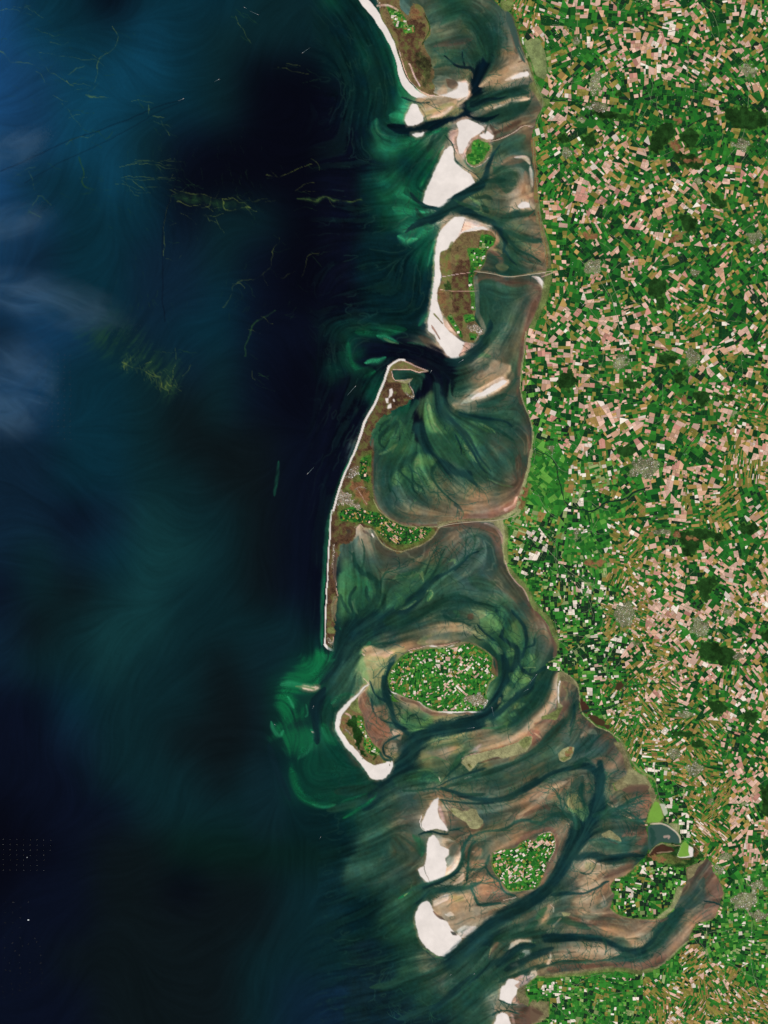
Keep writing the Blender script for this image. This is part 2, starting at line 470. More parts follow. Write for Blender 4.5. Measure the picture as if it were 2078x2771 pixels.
B|P|a|12|.95|1245,1440 1310,1465 1290,1510 1200,1565 1110,1600 1000,1630 960,1640 1020,1580 1100,1520 1180,1470
B|W|a|7|1|1262,1462 1290,1474 1270,1500 1200,1545 1120,1582 1050,1600 1070,1574 1120,1545 1150,1520 1200,1490
B|H|60|.8|.8|1090,1660 1200,1630 1300,1560
# tip island and long west island
C|H|a|14|.9|560,270 740,270 780,300 830,300 800,480 740,430 700,380 600,360
C|k|110,160,180,140,120|.6|.9|700,130 800,180 900,260 1000,330 960,430
C|k|40,90,110,90,100|.5|.95|860,300 850,400 790,490 770,560 780,640 800,780
C|D|80,110,90|.5|.95|930,400 930,500 1000,620 1050,680
C|H|150,130,60|.7|.8|1080,650 1200,660 1330,640 1450,600
C|Q|a|20|0.50|790,500 900,430 920,560 940,640 1040,710 1020,760 940,740 890,730 820,650 780,580
C|L|30|.8|.4|850,480 880,600 930,700
C|D|50,34,20,10|.5|.95|1030,650 1100,740 1160,830 1210,930 1260,1030 1300,1060
C|D|50,40,20,10|.55|.9|1080,690 1160,770 1200,850 1250,950 1330,1050
C|g|60,50|.8|.8|1140,620 1250,690 1360,740
C|H|50,16|.6|.9|1080,640 1250,640 1350,700 1450,770 1500,800
C|D|40,16|.6|.9|1100,610 1300,640 1420,650 1480,700
C|L|18,8|.7|.7|1250,680 1340,720 1360,750
C|g|40|.8|.7|1050,760 1100,850 1200,970
C|L|20,26,8|.8|.7|1130,830 1170,900 1220,980
C|D|16,10|.5|.9|1060,750 1110,850 1110,910
C|D|100,90,60,30|.5|.95|790,700 820,800 870,890 950,960
C|D|60,90,60,24|.6|.9|940,950 1050,1040 1150,1060 1220,1140
C|G|90|.9|.7|950,780 1030,900 1130,1000
C|H|50,40,24,14|.55|.95|770,520 700,640 650,700 630,800
C|H|30,20|.6|.8|720,600 620,680 600,760
C|g|60|.8|.8|640,640 670,740 660,820
C|g|40,60|.8|.6|560,650 560,760 500,830
C|H|40,30,12|.6|.8|610,660 520,740 480,780 490,840 520,860
C|H|30,12|.6|.8|560,640 500,680 480,740
C|H|20,8|.6|.7|560,800 520,880
C|L|20|.8|.6|620,830 550,890 480,910
C|H|90,50,20|.6|.85|780,880 700,950 620,1000 570,1080 570,1180
C|Q|a|18|0.50|750,940 790,890 870,900 930,940 900,980 830,990 800,1060 750,1100
C|Q|a|16|0.47|570,1100 600,1040 670,1010 700,1070 640,1130 580,1140
C|H|24,14,20,8|.5|.9|710,980 740,1030 740,1120 735,1180 770,1210
C|H|18,14|.5|.85|630,1010 660,1060 700,1080 740,1130
C|H|10,18|.5|.8|740,1100 800,1160 830,1210
C|L|26|.7|.85|750,1160 790,1180 820,1200
C|L|26|.7|.6|740,1250 760,1260
C|H|30,18,8|.5|.9|920,970 880,1030 900,1100 940,1170 1010,1250 1080,1300
C|H|20,8|.5|.85|950,980 990,1050 1030,1120
C|H|14,6|.6|.8|560,1160 600,1190 620,1260
C|H|14,10|.6|.7|860,1200 920,1190 960,1270
C|D|30,14|.7|.7|1170,1050 1220,1150 1250,1170
C|D|30|.8|.7|1060,1300 1110,1340
C|F|40|.9|.6|1050,1240 1200,1200 1320,1130 1480,1150
C|L|10|.7|.5|1300,1100 1400,1140 1500,1150
C|R|26,30|.7|.8|430,780 425,880 430,1000 430,1100 440,1230 500,1340 600,1420 750,1450 930,1455
C|R|60,80,70|.8|.85|1060,1410 1200,1390 1380,1340 1480,1260
C|B|160|.9|.4|700,1360 900,1400 1150,1330
C|N|60,100,80|.8|.6|1540,900 1530,1060 1510,1200
C|R|60|.7|.8|1580,480 1625,650 1640,760 1620,860
C|p|30|.6|.8|1440,1320 1500,1290 1520,1230
C|e|30,44|.6|.5|520,330 440,580 350,790 270,960 180,1160 130,1320 108,1500 100,1660
C|i|16|.6|.8|545,280 480,430 400,640 300,860 210,1060 150,1240 125,1350 115,1500
C|V|6|.5|.8|470,440 400,620 320,800 240,1000 180,1150 140,1320
C|h|a|3|1|560,250 600,215 650,195 690,205 760,250 850,285 810,300 770,300 720,270 660,270 590,275 575,290 590,350 610,365 660,365 740,335 700,385 730,420 748,450 745,490 700,520 650,550 570,580 510,610 460,670 440,720 410,800 400,830 430,880 425,1010 430,1130 440,1230 500,1340 580,1400 690,1455 920,1465 1010,1430 1060,1420 960,1450 900,1510 800,1590 700,1620 665,1640 625,1665 560,1610 490,1560 460,1500 430,1460 370,1470 345,1435 310,1470 290,1560 200,1590 190,1680 115,1680 130,1360 165,1220 220,1080 290,900 370,700 440,540 500,400
C|d|a|4|1|560,250 600,215 650,195 690,205 760,250 850,285 810,300 770,300 720,270 660,270 590,275 575,290 590,350 610,365 560,370 530,340
C|y|a|3|.9|600,350 700,350 740,335 700,385 640,370
C|p|9|.5|1|540,300 575,240 610,210 650,195 690,208 760,250 850,287
C|p|6|.5|1|590,275 660,268 720,268 770,298 845,290
C|p|6|.5|.9|580,290 590,355 660,362 735,335 702,380 745,440 745,490
C|W|a|3|1|555,410 580,405 590,430 580,460 560,470 545,480 555,450
C|W|a|3|1|520,475 550,470 545,500 560,515 530,510
C|W|a|2|1|585,485 600,485 602,508 588,505
C|W|a|2|1|545,520 570,515 575,548 545,550
C|a|a|4|1|650,380 700,380 730,440 700,470 670,440
C|u|14|.6|.9|690,450 720,480 745,470
C|o|a|8|1|395,880 425,870 425,1010 430,1130 445,1240 500,1340 600,1410 690,1455 910,1465 850,1560 660,1640 560,1600 470,1520 430,1450 350,1430 300,1460 180,1470 165,1330 190,1190 270,1120 330,1010 340,880
C|f|a|8|1|340,930 420,900 420,1120 330,1080
C|f|a|10|1|220,1330 300,1300 420,1330 480,1340 560,1400 700,1460 890,1470 800,1560 700,1590 600,1590 480,1500 440,1440 340,1420 200,1420 170,1360
C|u|a|10|.95|250,1020 330,1010 300,1080 240,1090
C|u|a|10|1|180,1190 250,1200 290,1260 350,1300 330,1330 240,1290 190,1310 165,1270
C|r|a|8|.95|280,1110 380,1110 400,1230 400,1290 320,1260 280,1200
C|p|4|.4|.8|320,1165 395,1280
C|p|3|.4|.8|300,1175 340,1150 390,1160
C|r|26|.7|.7|400,1000 410,1050
C|h|a|4|1|175,1470 230,1420 300,1430 310,1470 280,1560 190,1590 165,1540
C|N|40|.6|.8|240,1480 270,1500 230,1550
C|y|10|.5|.8|300,1460 340,1437 360,1465 430,1470
C|y|8|.5|.8|440,1240 490,1335 590,1410 690,1455 800,1463 930,1462 1040,1425
C|y|7|.5|.8|930,1470 1000,1430 1060,1415
C|y|9|.5|.8|450,1490 490,1560 560,1620 640,1650 700,1625 830,1580 930,1470
C|W|17,17,14,15,17|.3|1|560,250 500,390 440,530 370,690 290,890 220,1070 165,1220 132,1360 124,1520 116,1680
C|W|14|.5|1|555,260 600,215 640,195 680,200
D|h|a|3|1|115,240 160,260 165,500 180,510 150,600 150,720 178,760 165,800 180,870 150,910 135,960 165,1060 165,1140 150,1190 145,1270 90,1235 95,1100 100,900 110,600
D|m|a|3|.9|150,870 182,870 175,1010 150,1060 133,960
D|u|18|.6|.7|150,480 155,560 140,640
D|a|a|5|.9|110,1100 160,1100 160,1150 110,1150
D|u|24|.6|.8|110,1190 140,1230
D|W|13,10,10|.3|1|124,240 112,560 100,880 90,1120 84,1230
D|W|20,16|.3|1|86,1228 110,1255 150,1270
D|p|8|.4|1|148,1180 146,1230 156,1270
D|p|4|.5|.8|150,620 148,700 178,760 165,800 182,868
D|e|26|.7|.55|105,300 85,560 70,860 55,1130 60,1240
D|i|14|.6|.9|120,230 98,500 84,760 72,1000 66,1190
D|V|5|.5|.8|110,380 95,600 82,850 72,1050
D|R|30|.8|.8|180,530 160,640 160,730 180,760
D|B|14|.7|.8|180,890 150,960 175,1060
D|E|60|.9|.7|330,420 300,480 250,500
D|S|a|8|.9|380,390 440,370 455,440 420,440
D|R|24|.7|.7|360,380 410,410 430,430
D|W|12|.6|1|432,405 442,425
D|p|5|.5|1|320,360 345,325 370,365
# dam and big south bay
D|m|24,20,26,60|.5|1|930,335 1020,318 1200,300 1400,290 1490,250
D|y|5|.4|.9|930,345 1050,315 1250,305 1390,298 1560,290
D|y|40,30|.6|1|1400,290 1520,230 1540,120
D|R|50,30|.6|.7|1440,240 1500,190 1525,130
D|y|60,40,30|.6|.9|1370,320 1410,350 1425,480 1430,600
D|p|20,24,14|.5|.9|1270,325 1350,345 1395,400 1405,470
D|R|60,70,60|.7|.85|650,570 780,540 880,480 960,390 1050,340 1250,335 1350,400 1390,520 1400,620 1440,700 1540,790 1610,900 1680,1020
D|B|110|.9|.55|500,560 640,620 800,600
D|B|90,160|.9|.5|1380,640 1440,780 1540,900
D|R|40,30|.8|.8|460,450 500,530 620,580
D|E|140|.9|.5|1080,420 1180,420 1280,480
D|H|16,30,40,60|.55|.95|300,540 315,620 360,690 430,730 475,790
D|H|10,16,20|.6|.7|350,440 390,560 360,680
D|H|10,20|.6|.7|260,520 300,560 310,600
D|H|60,50,70,110,120|.55|.95|480,780 490,850 460,920 380,1000 270,1080
D|H|24,12,8|.6|.8|500,770 520,700 600,680 700,640
D|H|40,30|.6|.85|510,860 530,930 520,990
D|g|a|16|.85|190,700 280,660 370,730 440,760 450,830 430,890 330,780 300,870 330,990 260,980 190,840
D|V|a|18|.45|270,700 400,760 440,820 380,850 300,760
D|H|24,20|.6|.9|320,790 270,850 260,920 290,990
D|H|24|.6|.9|390,790 390,860 430,910
D|L|18|.8|.5|300,880 290,950 330,1000
D|g|70|.8|.7|360,860 370,960
D|H|34,20|.6|.8|200,850 230,940 260,1000
D|V|16,20|.7|.8|200,1100 230,1160 260,1120 320,1060
D|V|24,40|.7|.8|360,1040 440,1020 500,990
D|D|60,90,130,160,190|.5|.95|800,850 700,940 600,1000 450,1080 330,1140
D|D|60,60,40,30,14|.5|.95|790,850 840,780 900,730 1000,700 1080,640
D|D|36,22,10|.5|.95|1050,670 1110,610 1160,560 1230,540
D|H|20,14,8|.6|.85|860,740 900,680 940,600 970,520
D|H|14,8|.6|.8|1110,610 1130,520 1140,440
D|H|12,8|.6|.7|1150,580 1200,500 1200,420
D|H|14,8|.6|.7|820,720 850,620 900,540
D|L|22,14|.7|.8|800,680 800,720 815,770
D|L|20|.8|.7|1000,620 1050,600 1050,640
D|g|60|.8|.7|600,740 700,720 780,700
D|L|10|.7|.6|560,760 640,730 720,720 740,690
D|g|60|.8|.8|850,820 880,850 850,900
D|L|12|.7|.7|830,830 880,820 890,860 850,900
D|H|14|.6|.8|830,910 830,870 870,800
D|g|50|.8|.8|610,840 660,900 600,960
D|L|30,14|.6|.9|630,960 680,945 760,900
D|H|30,14|.6|.8|620,960 700,910 760,870
D|H|80,60,30|.6|.8|560,1050 720,1020 860,960 1000,870 1080,850
D|H|30,20,10|.6|.85|960,870 1100,860 1200,910 1300,930 1400,950
D|G|120|.9|.5|1150,740 1300,800 1360,760
D|H|26,12|.6|.8|960,1000 1040,1050 1100,1050 1180,1090
D|g|30|.8|.6|1040,980 1090,1000 1080,1030
D|N|50,40|.8|.7|1160,1040 1190,990
D|O|120,100|.85|.9|1130,1120 1040,1150 900,1190 760,1210
D|S|60,100,50|.85|.9|1180,1150 1060,1140 950,1180 820,1210
D|R|24|.7|.8|700,1260 820,1250 900,1230 1000,1230 1100,1200
D|H|110,70|.7|.7|180,1240 300,1160 420,1140
D|v|90,60|.8|.9|60,1300 100,1350 60,1420
D|e|40|.8|.8|80,1300 130,1330 160,1310
D|V|10|.6|.9|60,1290 110,1320 150,1345 165,1290
D|D|170,150,130,110|.45|1|300,1140 230,1220 190,1330 110,1430 30,1520
E|M|200,170|.8|.7|700,400 640,560 560,720
# flats west of the round farm island
D|L|a|16|.95|380,1240 430,1250 520,1270 590,1300 600,1370 560,1420 540,1530 520,1660 430,1600 370,1480 350,1350 360,1290
D|O|a|16|.9|380,1240 560,1270 680,1265 640,1310 590,1350 540,1420 500,1560 440,1560 400,1400
D|S|a|12|.9|370,1260 430,1240 570,1270 600,1290 560,1320 420,1300 390,1310
D|P|14|.6|1|370,1290 390,1310
D|P|6|.6|.9|370,1470 400,1500 412,1520
D|L|6|.6|.7|400,1340 470,1360 540,1340
D|L|6|.6|.7|400,1400 470,1420 540,1380
D|T|8|.6|.8|440,1480 480,1450 560,1380
D|D|50,40,34|.5|.95|600,1310 570,1420 545,1520 540,1620
D|E|36|.7|.8|620,1290 580,1360
D|V|18|.7|.8|400,1230 430,1200 420,1230
D|H|14,24|.6|.8|430,1230 530,1220 620,1210
# farm island
D|m|a|4|1|690,1275 760,1255 850,1235 910,1245 960,1240 1040,1215 1120,1205 1200,1215 1230,1230 1180,1240 1080,1240 1000,1275 930,1280 860,1265
D|p|5|.5|.9|700,1268 800,1245 860,1233 920,1247 1000,1225 1080,1205
D|W|a|3|.9|850,1240 890,1235 930,1250 980,1245 1060,1220 1010,1255 950,1265 900,1255
D|f|a|2|1|600,1370 640,1310 700,1275 780,1265 850,1265 930,1282 1000,1275 1070,1245 1120,1220 1200,1230 1270,1260 1315,1300 1325,1340 1310,1380 1350,1440 1365,1470 1300,1530 1280,1600 1290,1660 560,1660 550,1560 560,1450
D|W|8|.4|1|548,1500 550,1580 575,1610
E|f|a|2|1|960,560 970,500 1010,410 1060,350 1110,310 1660,260 1660,770 1600,765 1490,760 1400,765 1330,765 1250,735 1210,690 1150,675 1080,650 1000,620 970,590
F|m|9|.5|.9|255,268 320,308 358,340 357,400 397,492 342,542 312,640
F|f|a|2|1|-130,330 -60,290 0,305 60,300 140,265 250,270 320,310 355,340 355,400 395,490 340,540 310,640 320,680 290,770 200,770 100,765 20,760 -150,765
E|W|9,9|.4|1|962,540 970,590 1010,625 1080,652 1160,685 1205,690 1250,740 1330,772 1400,765 1490,765 1560,778 1660,770
F|a|7|.5|.8|252,272 318,312 354,344 354,402 392,492 338,540 308,640
E|a|6|.5|.8|975,560 974,505 1012,412 1062,353 1112,315 1300,285 1500,270
F|W|9|.4|1|0,772 100,768 160,778 240,778 285,760 300,710 318,685
F|N|a|8|.8|350,400 390,450 400,500 350,470
F|R|16|.7|.7|400,500 390,400 360,340
F|u|a|12|.9|150,670 250,640 310,690 290,740 180,720
E|S|50,40|.7|.9|1010,640 1100,680 1210,720 1260,760 1400,800 1600,795
E|R|30|.7|.7|1060,660 1180,695 1220,740 1320,790 1450,790 1600,790
# channels south of the farm island
E|M|a|20|.8|800,620 960,600 990,700 980,800 1100,900 1000,980 900,800
E|B|a|16|.9|800,690 890,720 950,700 960,800 1000,820 960,830 890,780 830,740
E|N|16|.7|.8|820,640 820,690 860,720
E|D|34,60,40,50,60|.5|.95|940,500 945,620 990,760 1020,860 1120,940
E|D|20,10,24|.5|.9|830,520 870,640 940,680
E|D|16,12|.6|.85|840,650 850,760 920,830 1000,850
E|Q|a|16|.95|1050,800 1110,755 1160,780 1150,810 1290,800 1310,850 1270,880 1180,920 1120,910 1060,860
E|L|60|.8|.7|1090,790 1130,830 1230,830
E|H|8|.6|.9|1100,860 1120,800 1180,780 1210,860
E|O|a|12|.8|1310,800 1440,790 1540,800 1540,850 1400,850 1330,880
E|L|20|.7|.8|1040,760 1120,750
E|H|10|.6|.8|1400,850 1450,810 1560,800
E|H|12|.6|.8|1010,700 1060,760 1010,800
E|D|80,100,110,120,130,110|.5|1|1660,860 1500,880 1350,880 1230,930 1130,1030 1070,1180 930,1320 800,1440
E|H|50,80|.6|.8|940,1340 1080,1250 1220,1300
E|R|a|16|.95|740,640 790,600 820,640 800,700 880,790 1000,900 1050,910 1080,940 1000,940 920,1000 910,1050 850,1000 820,960 800,850 780,770 740,720
E|S|a|10|.8|1000,900 1070,915 1060,980 1000,960
E|D|24,14,24|.5|.95|1060,940 980,970 920,1020 920,1080 990,1120
E|S|a|8|.95|940,1090 940,1040 980,1000 1020,1000 1030,1060 990,1100
E|N|4|.4|.9|968,930 974,935
# ebb delta
E|i|a|40|.95|300,420 330,340 400,330 480,320 575,320 570,380 530,450 480,500 450,580 340,570 240,540 200,490
E|i|a|40|.95|150,600 180,520 280,520 430,560 440,600 330,600 260,640 290,700 260,750 200,820 130,860 90,960 150,960 170,840 140,700
E|i|a|50|.85|200,820 260,760 350,700 370,770 330,820 220,860 180,950
E|i|a|40|.95|180,930 280,870 400,870 415,920 410,1000 370,1070 280,1130 200,1050
E|v|a|30|.9|220,1160 320,1100 380,1060 560,1100 680,1250 700,1330 600,1400 560,1460 420,1480 330,1440 250,1300
E|i|60,40|.8|.8|230,1180 260,1320 330,1420 430,1470 560,1450
E|e|20,30|.7|.8|390,1460 500,1475 570,1445
E|e|60,30|.8|.8|160,560 200,540 300,560 420,580
E|P|a|6|1|310,575 340,565 400,575 420,565 450,575 440,592 390,602 340,590
E|L|14|.7|.8|270,570 340,572 420,590
E|e|30|.7|.7|90,830 110,910 160,960 180,900
E|e|16,36|.7|.8|220,640 260,740
E|e|30|.7|.9|370,890 410,910 400,960
E|P|12|.6|.9|380,905 410,912
E|V|24|.7|.8|400,980 370,1060 290,1120
E|e|14|.7|.8|340,800 370,770 350,700
E|i|100|.8|.8|470,840 500,920 580,1000
E|V|40,24|.8|.7|460,870 500,940 560,980
E|V|40,50|.8|.8|540,700 620,650 720,635
E|V|16,30|.7|.7|480,340 540,390 580,370
E|H|24,60|.7|.8|560,800 530,850 560,940
E|Z|110,90,60,70|.8|.8|500,580 420,700 420,860 430,1000
E|Z|60|.9|.6|60,1000 120,1200 230,1430
E|H|60,80,50|.8|.9|560,1360 700,1350 860,1340
E|i|20,36|.8|.9|620,1560 720,1500 830,1430 870,1380
E|i|24|.8|.9|600,1440 740,1390 880,1370
E|H|60,60|.8|.8|500,1500 700,1450 830,1400
E|D|60,60|.6|.8|830,1390 900,1340 980,1300
# hook island
E|W|a|3|1|830,545 790,560 740,620 680,670 620,730 580,780 562,850 575,920 620,980 700,1080 770,1180 830,1260 870,1276 915,1273 980,1220 1003,1160 990,1125 950,1130 850,1165 780,1110 740,1050 660,970 605,880 620,780 700,700 760,630
E|d|a|3|1|800,570 820,560 760,620 740,650 745,720 790,800 810,920 850,1000 900,1060 905,1090 960,1140 850,1165 790,1130 740,1050 660,970 600,880 615,790 690,700 750,630
E|S|8|.6|.8|750,640 735,700 750,760
E|r|a|8|.6|610,830 690,760 690,860 620,900
E|p|14|.6|.9|650,770 700,800 680,860
E|p|8,16|.6|.9|650,890 720,960 730,1010 760,1080
E|w|a|6|1|690,790 730,780 750,860 790,900 790,960 750,1010 800,1090 780,1100 720,1000 700,900 650,870
E|f|a|3|1|740,780 780,800 810,920 850,1010 900,1060 900,1090 830,1090 780,1020 790,930 740,860
E|a|a|4|1|690,690 740,650 745,720 770,770 720,760 680,730
E|w|16|.6|.9|830,1070 880,1090 850,1120
E|m|14|.6|.9|900,1090 980,1135
E|N|8|.6|.7|970,1150 975,1170
E|V|14|.7|.8|560,800 555,870 600,960 700,1090 780,1200
E|T|22,14|.6|.9|900,1080 940,1130 990,1125
# south flats
E|O|a|20|.95|1210,1050 1260,1030 1400,1010 1500,1000 1520,1060 1430,1120 1420,1170 1300,1100 1190,1100
E|S|a|16|.9|1230,1060 1380,1020 1480,1010 1420,1090 1420,1160 1310,1090
E|g|a|26|.9|1100,1270 1180,1190 1270,1175 1350,1250 1340,1290 1260,1270
E|L|12|.7|.8|1180,1200 1270,1180 1340,1250
E|P|10,4|.7|.9|1335,1240 1350,1280
E|L|12|.7|.6|1210,1120 1300,1090 1420,1140
E|g|24,40|.7|.8|1430,1200 1500,1100 1530,1050
E|T|10,20|.6|.9|1350,1290 1450,1200 1530,1120
E|O|16|.7|.9|1440,960 1500,940 1540,915
E|O|24|.7|.8|1280,1010 1380,980 1450,960
E|p|a|16|.9|1560,1060 1660,1050 1660,1000 1600,1030
E|D|14,24|.6|.8|1340,1310 1450,1260 1600,1210 1700,1180
E|P|16|.7|.8|1540,1260 1600,1240
E|F|60|.8|.7|1150,1420 1260,1370 1450,1350
E|B|60,80|.8|.7|1280,1390 1420,1370 1600,1400
E|H|16,24|.6|.8|1060,1350 1200,1360 1300,1330 1500,1370 1700,1370
E|D|12,30|.6|.8|1320,1410 1450,1430 1600,1440 1750,1430
F|H|30,60,60|.7|.75|0,1330 200,1260 420,1180 600,1110 800,960 960,780 1000,700
F|M|120,100|.8|.5|500,1230 700,1120 880,960
F|F|14,20|.8|.6|450,1200 600,1130
F|F|10,30|.8|.6|520,1220 700,1170 760,1150
F|D|30,40,40,60,70|.55|.9|-20,1330 150,1380 300,1420 500,1410 700,1280
F|D|40,30,30,50|.55|.9|680,1300 800,1220 950,1190 1090,1180
F|D|50,70,80,80|.5|1|1060,1180 1150,1210 1180,1300 1190,1420 1160,1530
F|D|20,12|.6|.8|1160,1200 1200,1180 1240,1120
F|T|20,8|.6|.8|1190,1290 1250,1230 1310,1200
F|H|60,20|.7|.7|1000,1170 1040,1120 1100,1140
F|B|a|16|.95|520,1530 600,1420 760,1330 880,1280 980,1230 970,1320 860,1380 700,1470 560,1570
F|S|30,50|.8|.6|560,1530 680,1460 800,1350 930,1280
F|N|60|.8|.6|600,1540 760,1450 800,1500
F|O|a|16|.9|910,1470 960,1400 1020,1390 1040,1450 1080,1500 1090,1560 1030,1570
F|T|26,20|.6|.95|1040,1310 1040,1400 1070,1480 1120,1540
F|T|18,8|.6|.85|1080,1380 1130,1350 1090,1300
F|T|30,16,10|.6|.9|1020,1640 980,1540 900,1520 880,1470 870,1390
F|T|16,8|.6|.8|900,1480 930,1420 940,1370
F|T|14,6|.6|.8|880,1430 830,1330 790,1310
F|B|a|14|.8|1080,1120 1200,1100 1290,1180 1240,1200 1170,1190
F|B|a|10|.8|1240,1410 1290,1400 1310,1460 1270,1490
F|S|12|.7|.7|1230,1460 1290,1500 1310,1440
F|T|30,20,8|.6|.9|1170,1560 1260,1520 1330,1480 1400,1410 1480,1400
F|T|24,10|.6|.8|1200,1530 1340,1490 1430,1450 1500,1430
F|T|30,30|.6|.85|1230,1540 1330,1560 1440,1580 1510,1570
F|S|8|.7|.7|1340,1540 1410,1560
F|S|8|.7|.7|1360,1500 1420,1530
F|E|60|.8|.6|1060,1100 1180,1060 1240,980
F|T|30,10|.7|.7|1060,1080 1120,980 1180,940
F|H|16|.7|.8|950,950 980,870 1000,780 995,700
F|D|14,20|.7|.8|960,870 990,780 995,710
F|B|a|20|.8|880,500 980,560 1020,640 980,700 940,800 870,820 920,740 950,720 900,640
F|O|16|.8|.6|900,560 950,620 920,680
F|R|30|.7|.8|870,800 920,720 1000,660
F|R|50|.8|.8|1070,830 1200,920 1290,1000
F|S|20,40|.8|.8|1020,960 1100,900 1150,930
F|B|40|.8|.7|1000,830 1080,900 1060,960
F|S|60,70,60,40|.8|.9|860,480 850,640 790,740 660,880 560,950 400,1000 250,1040
F|P|12,6|.7|.6|862,500 850,700 830,740
F|B|30,20|.7|.8|700,860 740,950 690,980
F|R|24|.7|.8|690,860 760,840 860,830
F|R|10|.6|.8|660,900 600,960 480,1010 300,1060 180,1075
F|N|12|.6|.8|250,1150 400,1100 480,1095 560,1060
F|R|a|12|.9|650,900 720,910 750,960 680,1010 650,1000
F|S|16|.7|.7|690,920 740,960
# braided green channels between farm island and the coast
F|D|20,40,60,50,70|.45|.95|430,190 500,250 560,290 540,400 470,520
F|D|14,20,40|.5|.9|250,100 300,160 380,220 440,330 450,420
F|D|30,14,20|.5|.9|440,190 450,100 400,0
F|D|20,30|.5|.9|500,-10 560,60 620,150 620,260 570,380
F|D|60,60,90,120,150|.45|1|450,380 470,480 430,600 390,700 330,780 200,860 0,890
F|D|20,40,60,40,80|.45|1|780,430 700,480 650,580 540,660 450,760 360,810
F|D|24,30|.5|.95|560,380 590,450 660,490 690,480
F|D|16,24|.5|.9|620,280 690,260 680,200
F|D|16|.5|.9|660,400 650,460
F|D|14,20|.5|.9|550,420 470,470
F|Q|a|12|0.66|270,50 340,10 380,0 370,100 420,170 330,150 270,120
F|Q|a|12|0.66|390,20 440,0 470,80 440,140 390,120
F|O|24|.7|.7|260,60 330,20
F|Q|a|12|0.66|480,120 540,60 590,130 600,220 550,260 490,180
F|L|a|14|.6|500,100 540,80 570,140 540,180 510,150
F|Q|a|10|0.66|340,240 400,230 440,300 440,340 400,330
F|Q|a|10|0.63|470,300 520,280 530,330 460,360
F|Q|a|12|0.66|580,370 640,320 700,350 690,430 620,440
F|L|10|.7|.8|650,330 670,380 690,400
F|L|8|.6|.9|590,430 660,430 700,440
F|Q|a|10|0.66|480,470 560,460 640,490 650,540 560,560 500,520
F|L|a|12|.95|440,620 480,560 540,600 530,650 460,680
F|L|12|.6|.8|480,600 520,590 540,640
F|O|a|8|.95|400,720 415,665 430,660 430,700
F|L|a|8|.95|530,750 540,705 600,700 620,710 580,745
F|Q|a|10|0.63|480,790 540,770 570,800 540,830
F|Q|a|10|0.63|450,860 520,820 530,840 470,880
F|L|8|.7|.8|520,500 560,560 520,620
F|L|6|.6|.9|590,520 630,500 660,530
F|T|80,60|.7|.6|780,480 740,620 620,780 480,880
F|g|16,20|.7|.7|280,900 400,890 470,870
F|H|8,6|.5|.8|230,110 250,170 280,170
F|D|8|.5|.8|220,180 260,220 300,220
# hallig islets
F|y|a|3|1|120,1140 160,1085 250,1070 420,1030 560,980 620,940 670,940 660,1000 620,1050 560,1070 480,1100 430,1105 400,1090 330,1110 250,1140 200,1205 150,1160
F|a|a|8|.8|560,990 620,940 665,950 650,1000 600,1030
F|o|14|.6|.8|180,1150 200,1170
F|p|3|.5|.8|130,1110 165,1080 260,1070
F|a|a|3|1|740,800 800,780 850,750 870,700 905,710 870,790 850,830 800,820 745,825
F|y|a|3|1|860,465 880,510 885,560 875,690 905,715 860,740 858,560
F|W|8,12,8|.4|.95|882,520 868,580 868,690
F|m|a|3|1|860,470 900,465 990,530 985,560 910,530 880,540
F|y|a|2|1|860,1080 900,1045 950,1025 985,1030 970,1080 950,1120 900,1145 870,1130
F|r|a|4|.8|890,1090 960,1030 975,1070 930,1100
F|a|a|3|1|870,1110 950,1100 900,1140
F|m|a|4|1|1260,1310 1330,1320 1300,1370 1275,1360
G|y|a|2|1|590,60 610,40 650,42 690,65 730,60 760,40 800,45 820,90 860,130 858,170 830,195 760,195 720,140 680,125 630,100
G|B|12|.6|.7|590,90 680,130 740,200 830,205 870,150
G|p|8|.6|.8|745,130 760,130
G|a|10|.7|.7|610,60 640,80
G|f|a|2|1|912,400 920,370 960,355 1040,350 1080,340 1120,310 1130,280 1180,270 1240,290 1270,240 1310,220 1385,220 1390,330 1350,430 1310,450 1325,460 1300,540 1270,610 1240,640 1150,655 1060,663 1000,620 930,520 910,460
G|a|5|.4|1|912,450 914,385 950,356 1080,342 1120,310 1132,275
G|a|5|.4|1|912,450 935,530 1000,625 1060,663 1160,655 1245,635 1290,560 1325,460
G|p|4|.4|.9|1270,240 1315,217 1390,225 1388,330 1345,435
G|R|40,30|.7|.9|1090,310 1160,240 1260,200 1390,190 1400,330 1370,450
G|R|50|.8|.8|1340,470 1310,560 1270,640
G|B|60|.8|.8|1490,150 1510,300 1460,400 1420,540 1380,570
G|S|20|.7|.7|1480,160 1510,150
G|y|a|2|1|735,825 755,818 800,830 808,845 770,875 750,865
G|y|a|2|1|1440,825 1495,822 1480,855 1460,855
H|y|a|2|1|408,430 480,400 510,420 560,450 570,480 545,495 500,475 440,455
H|y|a|2|1|120,1020 185,1018 165,1050 140,1050
H|R|40,90|.8|.85|570,440 640,410 740,390
H|N|14|.6|.8|430,450 480,480 540,500
H|R|60,90|.8|.8|740,440 700,520 600,600
# outer sands
G|W|a|3|1|515,0 500,60 520,120 560,160 588,200 580,218 500,205 420,215 385,180 390,130 420,60 470,0
G|W|6|.5|.9|380,100 372,150 390,200 440,220
G|W|a|3|1|520,-35 515,10 440,40 480,-20
G|p|a|8|.95|520,20 550,60 570,150 590,190 540,140 505,60
G|B|a|14|.95|530,20 590,50 640,110 720,150 770,220 740,260 640,200 590,200 560,130
G|S|a|10|.8|530,20 575,20 590,60 580,140
G|P|a|14|.95|470,240 560,260 640,300 680,380 660,520 560,580 470,610 420,500
G|B|a|14|.8|560,300 640,290 680,340 660,400 590,420
